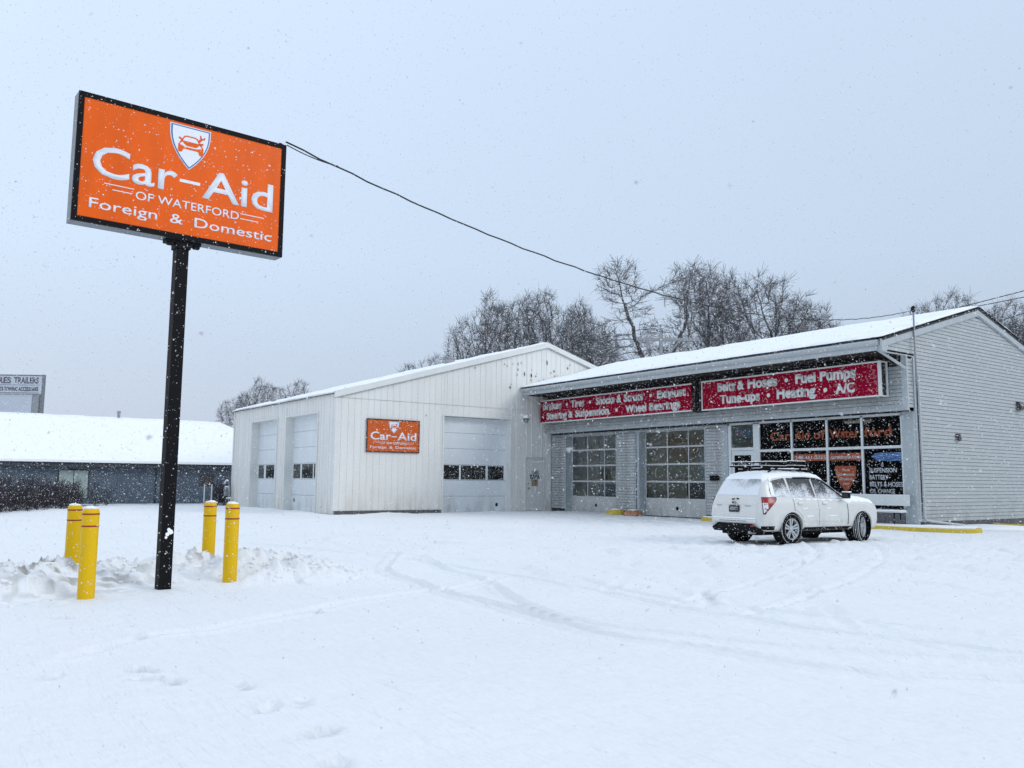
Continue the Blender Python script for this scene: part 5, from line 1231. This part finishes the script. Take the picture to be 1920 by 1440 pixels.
# snow covered hipped roof
n1, n2 = 40, 12; b = MB(); v = []
for i in range(n1):
    q = i / (n1 - 1)
    for j in range(n2):
        p = j / (n2 - 1); vend = -5.0 - 3.95 * p; vv_ = -46.5 + (vend + 46.5) * q
        u_ = bu + .10 + (ru - bu) * p
        z_ = 2.38 + (rzv - 2.38) * (p ** .93) + .10 * min(1, p * 8 + .3) + .03 * math.sin(vv_ * .9) * math.sin(p * 3) + .02 * math.sin(vv_ * 2.7 + p * 5)
        v.append((u_, vv_, z_))
f = [(i * n2 + j, (i + 1) * n2 + j, (i + 1) * n2 + j + 1, i * n2 + j + 1) for i in range(n1 - 1) for j in range(n2 - 1)]
f += [(i * n2 + n2 - 1, (i + 1) * n2 + n2 - 1, n1 * n2 + i + 1, n1 * n2 + i) for i in range(n1 - 1)]
v += [(-29.5, -46.5 + (-5.0 + 46.5) * i / (n1 - 1), 2.4) for i in range(n1)]
# right hip face and closing floor
o0 = len(v); v += [(bu + .10, -5.0, 2.30), (-29.5, -5.0, 2.30), (bu + .10, -46.5, 2.30), (-29.5, -46.5, 2.30)]
last = (n1 - 1) * n2
f += [tuple([last + j for j in range(n2)] + [n1 * n2 + n1 - 1, o0 + 1, o0]), (o0, o0 + 1, o0 + 3, o0 + 2)]
f += [(i * n2, o0 if False else (i + 1) * n2, (i + 1) * n2) for i in range(0)]
b.add(v, f); b.build('roof_snow', m_roofsnow, bb, True)
b = MB(); b.box(bu + .02, bu + .10, -46.5, -5.0, 2.30, 2.46); b.build('snow_lip', m_roofsnow, bb, bevel=.03)
MB().tube([(-23.9, -15.2, 5.0), (-23.9, -15.2, 5.55)], .09, 8).lathe([(.12, 5.5), (.12, 5.6), (.001, 5.62)], (-23.9, -15.2, 0), 8).build('roof_vent', m_steel, bb)
# dark post at the frame edge
o = MB().box(-.09, .09, -.06, .06, 0, 3.9).box(-.14, .14, -.07, .07, 3.901, 4.0).build('dark_post', m_black, None, loc=(-4.2, -24.15, 0)); tag(o, 'dark upright post at the far left edge before the snowy roof', 'post')

# trailer shop sign
ts = thing('trailer_sign', 'tall white roadside sign lettered for trailers rising behind the snowy roof', 'sign', (-35.3, -19.4, 0), R(56))
MB().box(-2.9, 1.52, -.15, .15, 7.28, 8.62).build('cabinet', m_signgrey, ts)
MB().box(-2.9, .88, -.12, .12, 4.6, 7.20).build('lower_panel', m_signgrey, ts)
MB().box(.90, 1.36, -.14, .14, 0, 7.26).build('post', m_steel, ts); MB().box(-2.8, -2.35, -.14, .14, 0, 4.59).build('post', m_steel, ts)
b = MB(); b.box(1.521, 1.60, -.17, .17, 4.9, 8.66); b.box(-2.9, 1.52, -.17, -.151, 8.56, 8.64); b.box(-2.9, 1.35, -.165, -.151, 7.90, 7.93); b.box(-2.9, 1.35, -.165, -.151, 7.34, 7.38); b.box(-2.9, 1.52, -.165, -.151, 7.22, 7.279); b.build('frame', m_boxside, ts)
lettering('RES', -1.50, -.62, 8.02, 8.46, -.152, m_signtext, ts, .03); lettering('TRAILERS', -.42, 1.28, 8.02, 8.46, -.152, m_signtext, ts, .03)
lettering('PARTS-TOWING ACCESSORIES', -1.75, 1.28, 7.48, 7.78, -.152, m_signtext, ts, .04)

# ================================================================== TREES
def tube3(V, F, p, q, r0, r1, sides):
    d = (q - p); L = d.length
    if L < 1e-6: return
    d /= L; a = d.orthogonal().normalized(); c = d.cross(a); o = len(V)
    if sides == 1:
        th = random.uniform(0, 3.14); w = a * math.cos(th) + c * math.sin(th)
        V += [tuple(p - w * r0), tuple(p + w * r0), tuple(q + w * r1), tuple(q - w * r1)]; F.append((o, o + 1, o + 2, o + 3)); return
    for pt, r in ((p, r0), (q, r1)):
        for k in range(sides):
            an = 6.28318 * k / sides; V.append(tuple(pt + (a * math.cos(an) + c * math.sin(an)) * r))
    for k in range(sides): F.append((o + k, o + (k + 1) % sides, o + sides + (k + 1) % sides, o + sides + k))
def grow(seed, Ht, spread, stems=1, r0=.18, lean=(0, 0), first=.35, depth=5, nb=(5, 5, 5, 4, 3), droop=0.0, twig=.011, upright=.5):
    random.seed(seed); TV, TF, CV, CF = [], [], [], []
    def branch(p, d, L, r, lev):
        n = 5 if lev < 2 else 3; pts = [p]; dirs = [d]
        for i in range(n):
            j = .16 if lev < 3 else .25
            d = (d + Vector((random.gauss(0, j), random.gauss(0, j), random.gauss(0, j * .7) + (.10 * upright if lev else .03) - droop * (lev > 2)))).normalized()
            p = p + d * (L / n); pts.append(p); dirs.append(d)
        r1 = r * (.35 if lev < depth - 1 else .6)
        V, F = (TV, TF) if lev < 2 else (CV, CF)
        sides = 6 if lev == 0 else 4 if lev == 1 else 3 if lev == 2 else 1
        for i in range(n):
            a = r + (r1 - r) * i / n; c = r + (r1 - r) * (i + 1) / n
            tube3(V, F, pts[i], pts[i + 1], max(a, twig), max(c, twig), sides)
        if lev >= depth - 1: return
        k = nb[lev]; k = k + random.randint(-1, 1) if k > 3 else k
        for i in range(k):
            t = (first if lev == 0 else .2) + (1 - (first if lev == 0 else .2)) * (i + random.random()) / k
            t = min(t, .999); x = t * n; ii = int(x); f = x - ii
            bp = pts[ii].lerp(pts[ii + 1], f); bd = dirs[ii + 1]
            ang = R(random.uniform(20, 50)) * (1 if lev else spread); az = random.uniform(0, 6.283)
            o = bd.orthogonal().normalized(); o2 = bd.cross(o)
            nd = (bd * math.cos(ang) + (o * math.cos(az) + o2 * math.sin(az)) * math.sin(ang)).normalized()
            LL = L * (.50 if lev == 0 else .58 if lev < 3 else .75) * random.uniform(.65, 1.15) * (1 - (.08 if lev == 0 else .30) * t)
            branch(bp, nd, LL, max(twig, (r + (r1 - r) * t) * .62), lev + 1)
    for s in range(stems):
        az = 6.283 * s / stems + random.uniform(-.5, .5); tl = .0 if stems == 1 else random.uniform(.12, .28)
        d = Vector((math.cos(az) * tl + lean[0], math.sin(az) * tl + lean[1], 1)).normalized()
        branch(Vector((0, 0, -.2)), d, Ht * random.uniform(.75, 1.0) * .80, r0 * (1 if stems == 1 else .8), 0)
    def mk_(V, F, nm, m):
        me = bpy.data.meshes.new(nm); me.from_pydata(V, [], F); me.materials.append(m); me.update(); return me
    return mk_(TV, TF, 'trunk', m_bark), mk_(CV, CF, 'crown', m_twig)
from mathutils.kdtree import KDTree
def colonize(seed, stems, blobs, npts, D=.27, reach=3.0, kill=.36, dens=1.3, twigs=10, tw_len=(.40, .95), expo=2.05, tipr=.013, twr=.0085):
    """branching grown towards points spread through the crown; stems are polylines, blobs are crown ellipsoids"""
    r = np.random.default_rng(seed); vol = np.array([q[3] * q[4] * q[5] for q in blobs]); cnt = (npts * dens * vol / vol.sum()).astype(int) + 20
    P = []
    for q, c in zip(blobs, cnt):
        d = r.normal(0, 1, (c, 3)); d /= np.linalg.norm(d, axis=1)[:, None]; P.append(np.array(q[:3]) + d * (r.random(c) ** .42)[:, None] * np.array(q[3:6]))
    P = np.concatenate(P); nodes, par = [], []
    for st in stems:
        p0 = None if not nodes else 0 if st[0][2] < .5 else int(np.argmin(np.linalg.norm(np.array(nodes) - np.array(st[0]), axis=1)))
        for i in range(len(st) - 1):
            u, w = np.array(st[i], float), np.array(st[i + 1], float); n = max(1, int(np.linalg.norm(w - u) / D))
            for k in range(n if i < len(st) - 2 else n + 1):
                q = u + (w - u) * k / n + r.normal(0, .03, 3); nodes.append(q); par.append(-1 if p0 is None else p0); p0 = len(nodes) - 1
    alive = np.ones(len(P), bool)
    for it in range(110):
        kd = KDTree(len(nodes))
        for i, q in enumerate(nodes): kd.insert(q, i)
        kd.balance(); acc = {}
        for j in np.nonzero(alive)[0]:
            c, i, dd = kd.find(P[j])
            if dd < kill: alive[j] = False; continue
            if dd < reach + (6 if it < 12 else 0):
                v = (P[j] - nodes[i]) / dd; acc[i] = acc.get(i, 0) + v
        if not acc: break
        n0 = len(nodes)
        for i, v in acc.items():
            d = v / (np.linalg.norm(v) + 1e-6) + np.array([0, 0, .10]) + r.normal(0, .12, 3)
            if par[i] >= 0:
                pd = nodes[i] - nodes[par[i]]; d = d + .35 * pd / (np.linalg.norm(pd) + 1e-6)
            q = nodes[i] + d / np.linalg.norm(d) * D
            if kd.find(q)[2] < D * .45: continue
            nodes.append(q); par.append(i)
    n = len(nodes); rad = np.zeros(n); kids = np.zeros(n, int)
    for i in range(n):
        if par[i] >= 0: kids[par[i]] += 1
    acc = np.zeros(n)
    for i in range(n - 1, -1, -1):
        rad[i] = tipr if acc[i] == 0 else acc[i] ** (1 / expo)
        if par[i] >= 0: acc[par[i]] += rad[i] ** expo
    TV, TF, CV, CF = [], [], [], []; random.seed(seed)
    N_ = [Vector(q) for q in nodes]
    for i in range(n):
        if par[i] < 0: continue
        ra, rb = rad[par[i]], rad[i]
        if ra > rb * 1.6: ra = rb * 1.25
        if rb > .06: tube3(TV, TF, N_[par[i]], N_[i], ra, rb, 5)
        else: tube3(CV, CF, N_[par[i]], N_[i], ra, rb, 3 if rb > .022 else 1)
        if rb < .05:
            d = (N_[i] - N_[par[i]]).normalized()
            for k in range(twigs if rb < .030 else 3):
                v = (d * .8 + Vector((random.gauss(0, .55), random.gauss(0, .55), random.gauss(.12, .5)))).normalized(); L = random.uniform(*tw_len)
                q = N_[i] + v * L * .5; v2 = (v + Vector((random.gauss(0, .25), random.gauss(0, .25), random.gauss(.05, .2)))).normalized(); e = q + v2 * L * .5
                (tube3(CV, CF, N_[i], q, twr, twr, 1), tube3(CV, CF, q, e, twr, twr * .7, 1)) if k < 3 else tube3(CV, CF, N_[i], N_[i].lerp(e, .8), twr, twr * .7, 1)
    def mk_(V, F, nm, m):
        me = bpy.data.meshes.new(nm); me.from_pydata(V, [], F); me.materials.append(m); me.update(); return me
    return mk_(TV, TF, 'trunk', m_bark), mk_(CV, CF, 'crown', m_twig)
# crowns about 15 m tall
PROTO = {
 'round': colonize(11, [[(0, 0, -.3), (.1, 0, 3), (-.3, .1, 6.0)], [(.1, 0, 3), (.8, -.2, 5.5)]], [(-.8, .2, 11.6, 1.9, 1.9, 2.9), (1.4, -.3, 10.2, 1.6, 1.7, 2.6), (-.2, .3, 8.0, 2.7, 2.5, 2.4)], 900),
 'bushy': colonize(12, [[(0, 0, -.3), (-.5, .1, 4)], [(.2, 0, -.3), (.9, .2, 4.2)], [(0, .2, -.3), (.1, .8, 4.5)]], [(-1.4, 0, 10.2, 1.9, 1.9, 3.4), (.8, .5, 11.4, 1.8, 1.8, 3.2), (2.2, -.4, 8.5, 1.6, 1.7, 3.0), (0, 0, 6.6, 3.1, 2.6, 2.4)], 1000),
 'tall': colonize(19, [[(.7, 0, -.3), (.5, 0, 4.5), (.1, .1, 8.0), (-.5, 0, 10.2), (-1.0, 0, 12.4)], [(.3, 0, 6.2), (1.1, -.1, 8.8), (1.9, -.1, 11.2)]], [(-1.2, 0, 13.6, 1.15, 1.2, 1.5), (1.9, -.1, 13.0, 1.25, 1.3, 1.6), (-.6, .1, 11.8, .9, .9, 1.0), (.6, 0, 9.4, 1.9, 1.5, 1.7), (-1.9, 0, 9.6, .8, .8, 1.6)], 760, tw_len=(.3, .75)),
 'fan': colonize(14, [[(-.5, 0, -.3), (-.6, .1, 4), (.1, .1, 7.5)], [(.3, 0, -.3), (.5, 0, 6.5)], [(.6, 0, -.3), (1.3, -.2, 6)]], [(-.5, 0, 12.2, 1.5, 1.5, 2.7), (1.0, .2, 12.0, 1.3, 1.4, 2.8), (2.1, -.1, 9.6, 1.0, 1.1, 1.9), (-1.2, 0, 8.8, 1.0, 1.2, 1.9)], 820),
 'broad': colonize(16, [[(-1.2, 0, -.3), (-1.0, 0, 4), (-1.2, .1, 7.0)], [(-.5, .1, -.3), (.2, 0, 5), (1.2, 0, 8)], [(.3, 0, -.3), (1.6, -.2, 4.5), (3.0, 0, 6.5)]], [(-1.5, 0, 11.7, 2.1, 2.0, 3.1), (.8, .2, 12.0, 2.2, 2.0, 2.9), (3.0, -.1, 10.4, 2.2, 2.0, 2.9), (4.2, .1, 7.4, 1.7, 1.8, 2.0), (.3, 0, 8.6, 3.0, 2.4, 1.7)], 1500),
 'lean': colonize(15, [[(1.9, 0, -.3), (1.0, .1, 4.5), (-.4, .1, 8.2), (-1.2, 0, 10.3)]], [(-1.9, 0, 12.2, 1.3, 1.3, 2.2), (-.6, .1, 10.2, 1.7, 1.5, 2.0), (1.0, -.2, 8.0, 1.8, 1.6, 2.0)], 640),
}
TREES = [  # kind, x, y, height, width factor, turn, label ; turn 54 degrees lays the crown spread across the view
 ('bushy', -18.9, 3.9, 10.8, 1.1, 0, 'low bare bushy tree at the left end of the row behind the garage'),
 ('round', -18.4, 8.4, 15.9, .95, 180, 'bare tree with a narrow pointed top, left of the middle of the garage ridge'),
 ('bushy', -17.6, 10.9, 16.2, .90, 0, 'bare many branched tree behind the garage roof just left of its peak'),
 ('round', -16.6, 13.4, 16.6, 1.0, 0, 'bare round headed tree directly behind the garage peak'),
 ('bushy', -15.2, 15.4, 15.2, .85, 180, 'bare twiggy tree between the garage peak and the leaning tree'),
 ('lean', -11.4, 14.0, 14.8, .95, 0, 'bare leaning tree just left of the tall forked tree'),
 ('tall', -8.7, 15.3, 17.5, 1.35, 0, 'tall forked bare tree whose crown crosses the overhead wire'),
 ('fan', -11.6, 24.8, 19.3, 1.0, 0, 'tall upright bare tree fanning out behind the middle of the shop roof'),
 ('round', -12.2, 27.6, 15.4, .80, 0, 'slim bare tree filling in just right of the tall fan shaped one'),
 ('broad', -11.4, 30.4, 20.0, 1.08, 0, 'large dense bare tree, the broadest and highest crown of the row'),
 ('bushy', -9.6, 34.4, 17.2, .95, 180, 'bare tree at the right side of the dense high crowns'),
 ('bushy', -7.8, 34.6, 13.6, 1.0, 0, 'low spreading bare tree at the right foot of the dense row'),
 ('bushy', -51.8, 1.2, 10.4, .9, 0, 'small distant bare tree at the left of the trio beyond the blue building'),
 ('round', -53.9, 3.9, 12.4, .95, 180, 'distant bare tree left of the vent pipe, tallest of its trio'),
 ('bushy', -54.1, 7.9, 12.6, .95, 0, 'distant rounded bare tree right of the vent pipe'),
 ('bushy', 2.7, 34.0, 16.0, 1.0, 0, 'bare tree with a wide low crown just left of the shop gable peak'),
 ('round', 5.4, 34.6, 14.0, 1.1, 180, 'bare tree whose top shows right behind the shop gable peak'),
 ('bushy', 9.6, 27.3, 13.2, .95, 0, 'bare tree at the right edge beyond the descending gable roof'),
 ('bushy', 12.0, 28.0, 12.9, 1.0, 180, 'dense bare tree cut by the right edge of the picture'),
 ('round', -10.2, 42.1, 16.0, .8, 0, 'faint bare treetop above the snowy roof ridge, left of the service mast'),
 ('bushy', -7.7, 45.5, 16.4, .8, 0, 'faint bare treetop above the snowy roof ridge, right beside the service mast'),
 ('bushy', -3.2, 44.5, 15.8, .9, 180, 'faint bare treetop between the service mast and the gable peak'),
]
for kd_, x, y, h, wf, turn, lab in TREES:
    rot = R(54 + turn)
    t_ = thing('bare_tree', lab, 'tree', (x, y, 0), rot, 'bare trees behind the buildings')
    tm, cm = PROTO[kd_]
    if 'zm' not in cm: cm['zm'] = max(v.co.z for v in cm.vertices)
    s = h / cm['zm']; t_.scale = (s * wf, s * wf, s)
    place('trunk', tm, t_); place('crown', cm, t_)
# brush thicket under the trees, uncountable
random.seed(31)
SB = colonize(41, [[(0, 0, -.2), (-.8, .3, 3.0)], [(.1, 0, -.2), (.9, -.3, 3.2)], [(0, .2, -.2), (.2, .9, 3.4)], [(0, -.2, -.2), (-.1, -.9, 2.6)]], [(-.9, .2, 4.6, 1.3, 1.3, 2.6), (.9, .1, 5.0, 1.3, 1.3, 2.8), (0, 0, 3.0, 2.0, 1.8, 2.2)], 260, tipr=.011, twr=.010)
def thicket(spots, name, lab, m, cat='thicket', SB=SB):
    Vs, Fs = [], []; o = 0; base = []
    for me_ in SB:
        co_ = np.empty(len(me_.vertices) * 3); me_.vertices.foreach_get('co', co_); base.append((co_.reshape(-1, 3), [tuple(p.vertices) for p in me_.polygons]))
    zm = base[1][0][:, 2].max() if len(base[1][0]) else 1
    for x, y, h, w in spots:
        a = random.uniform(0, 6.28); ca, sa = math.cos(a), math.sin(a); s = h / zm
        for c_, fs in base:
            P = np.stack([x + (c_[:, 0] * ca - c_[:, 1] * sa) * s * w, y + (c_[:, 0] * sa + c_[:, 1] * ca) * s * w, c_[:, 2] * s], 1)
            Vs.append(P); Fs += [tuple(i + o for i in f_) for f_ in fs]; o += len(P)
    me_ = bpy.data.meshes.new(name); me_.from_pydata(np.concatenate(Vs).tolist(), [], Fs); me_.materials.append(m); me_.update()
    ob = kind(place(name, me_), 'stuff'); return tag(ob, lab, cat)
sp_ = []
for i in range(52):
    q = i / 51; x = -17.5 + 9 * q + random.gauss(0, 1.2); y = 5 + 30 * q + random.gauss(0, 1.5)
    sp_.append((x, y, random.uniform(8.4, 11.0) * (.92 if q < .2 else 1.06), .9))
thicket(sp_, 'brush_thicket', 'tangled mass of bare brush under the trees behind the buildings', m_twig)
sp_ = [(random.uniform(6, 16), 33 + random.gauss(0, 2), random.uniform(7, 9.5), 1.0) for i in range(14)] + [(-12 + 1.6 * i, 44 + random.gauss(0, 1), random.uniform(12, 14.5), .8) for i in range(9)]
thicket(sp_, 'brush_thicket', 'distant bare brush along the skyline right of the gable peak', m_twighaze)
SH = grow(43, 2.2, 1.5, 5, .025, first=.05, nb=(7, 5, 3, 2), twig=.007, depth=4)
sp_ = []
for i in range(48):
    q = random.random(); sp_.append((-5.5 - 12.5 * q + random.gauss(0, .5), -24.2 + 6.4 * q + random.gauss(0, .5), (1.95 - .65 * q) * random.uniform(.7, 1.05), .85))
thicket(sp_, 'hedge_thicket', 'dark purple brown leafless hedge in front of the blue building at left', m_hedge, 'hedge', SH)
sp_ = [(-14.6 + random.gauss(0, .5), -11.4 + random.gauss(0, .4), random.uniform(1.2, 1.7), .5) for i in range(8)]
thicket(sp_, 'shrub_thicket', 'dark leafless shrubs behind the gas meter', m_hedge, 'shrub', SH)

# steel gantry frame in the trees
gt = thing('steel_frame', 'dark horizontal steel frame on posts among the bare trees', 'steel frame', (-2.4, 8.42, 0), math.atan2(2.26, 1.6))
b = MB(); b.box(-.1, 3.6, -.08, .08, 9.7, 9.86); b.build('beam', m_steel, gt); b = MB(); b.box(1.25, 1.42, -.09, .09, 0, 10.15); b.build('post', m_steel, gt)
MB().tube([(.55, 0, 9.7), (1.3, 0, 8.3)], .05, 5).tube([(2.4, 0, 9.7), (1.35, 0, 8.3)], .05, 5).build('brace', m_steel, gt)
for x in (.1, .5, 1.9, 2.9): MB().box(x, x + .12, -.06, .06, 9.3, 9.69).build('hanger', m_steel, gt)

# ================================================================== OVERHEAD WIRES
def wire(a, c, sag, r, name, lab, m, n=48, wob=0.0, power=1.0):
    a, c = Vector(a), Vector(c); pts = []
    for i in range(n):
        t = i / (n - 1); p = a.lerp(c, t); p.z -= sag * 4 * t * (1 - t)
        if 0 < i < n - 1: p.z += wob * math.sin(i * 2.1) ; p.x += wob * math.cos(i * 1.7)
        pts.append(p)
    o = MB().tube(pts, r, 6, m).build(name, None, None, True); return tag(o, lab, 'wire', 'overhead wires' if 'power' in name else None)
wire((21.62, -22.24, 6.26), (18.80, -.20, 7.00), 1.17, .0125, 'overhead_cable', 'black twisted cable sagging from the pole sign to the shop service mast', m_wire, 80, .008)
wire((21.66, -22.24, 6.20), (21.58, -21.4, 6.10), .03, .008, 'cable_tail', 'short slack cable end beside the sign corner', m_wire, 10)
for i, (a_, c_) in enumerate((((14.77, 22.94, 12.59), (-14.16, 34.51, 12.59)), ((14.73, 22.97, 12.12), (-10.11, 39.65, 14.78)), ((14.67, 23.02, 11.5), (-10.39, 39.89, 11.61)))):
    a_, c_ = Vector(a_), Vector(c_); e0 = a_ + (a_ - c_) * .9
    wire(e0, c_, .35, .028, 'power_line', ['uppermost thin power line over the gable peak', 'middle thin power line over the gable peak', 'lowest thin power line behind the gable'][i], m_wiregrey, 40)

# ================================================================== FALLING SNOW
def flakes(n, rmin, rmax, seed, dmin, dmax, name, lab, zmax=9.0, clump=1):
    r = np.random.default_rng(seed)
    P = []; tot = 0
    fx_, fy_ = -0.803356, 0.584315; L = math.hypot(fx_, fy_); fx_, fy_ = fx_ / L, fy_ / L
    while tot < n:
        k = n * 3
        d = dmax * r.random(k) ** .5; a = r.uniform(-.72, .72, k)
        z = r.uniform(.02, zmax, k); keep = d > dmin
        x = CAM.x + d * (fx_ * np.cos(a) - fy_ * np.sin(a)); y = CAM.y + d * (fx_ * np.sin(a) + fy_ * np.cos(a))
        keep &= ~((x < .15) & (y > WV - .15) & (x > WU - .2)) & ~((y > -1.2) & (x > -.5) & (x < GU + .05) & (z < 8)) & ~((y > EV) & (x > -.5) & (x < GU + .1) & (z < 8))
        keep &= (z < 1.38 + d * .72 + .4) & (z > 1.38 - d * .55 - .3) & ~((abs(x - 19.9) < 1.05) & (y > -10.6) & (y < -5.6) & (z < 1.9)) & (x > -19.4)
        q = np.stack([x, y, z], 1)[keep]; P.append(q); tot += len(q)
    P = np.concatenate(P)[:n]
    # irregular crumbs; big flakes are clumps of several
    if clump > 1:
        P = (P[:, None] + r.normal(0, rmax * .55, (n, clump, 3))).reshape(-1, 3); n = n * clump
    base = np.array([(1, 1, 1), (-1, -1, 1), (-1, 1, -1), (1, -1, -1)], float) / 1.5
    s = rmin + (rmax - rmin) * r.random(n) ** 2.2
    V = base[None] * s[:, None, None] * r.uniform(.5, 1.35, (n, 4, 3)) * r.uniform(.5, 1.4, (n, 1, 3))
    A = r.normal(0, 1, (n, 3, 3)); Q = np.linalg.qr(A)[0]; V = np.einsum('nij,nkj->nki', Q, V) + P[:, None]
    F = (np.array([(0, 2, 1), (0, 1, 3), (0, 3, 2), (1, 2, 3)])[None] + 4 * np.arange(n)[:, None, None]).reshape(-1, 3)
    me_ = bpy.data.meshes.new(name); me_.vertices.add(4 * n); me_.vertices.foreach_set('co', V.reshape(-1)); me_.loops.add(F.size); me_.loops.foreach_set('vertex_index', F.reshape(-1).astype(np.int32))
    me_.polygons.add(len(F)); me_.polygons.foreach_set('loop_start', np.arange(0, F.size, 3)); me_.polygons.foreach_set('loop_total', np.full(len(F), 3)); me_.update(calc_edges=True)
    me_.materials.append(m_flake); return tag(kind(place(name, me_), 'stuff'), lab, 'snowfall')
flakes(160000, .005, .0105, 301, 6.0, 42, 'falling_snow', 'white snowflakes falling through the air over the whole lot')
flakes(34000, .0022, .0048, 302, 2.2, 13, 'falling_snow', 'fine snowflakes falling near the viewer and the tall sign', 7.0)
flakes(1500, .0022, .0050, 304, 3.0, 16, 'falling_snow', 'clumped snowflakes falling here and there over the lot', 7.0, 7)
flakes(60, .0016, .0032, 303, .25, 2.4, 'falling_snow', 'large loose snowflakes drifting close to the viewer', 2.9, 9)
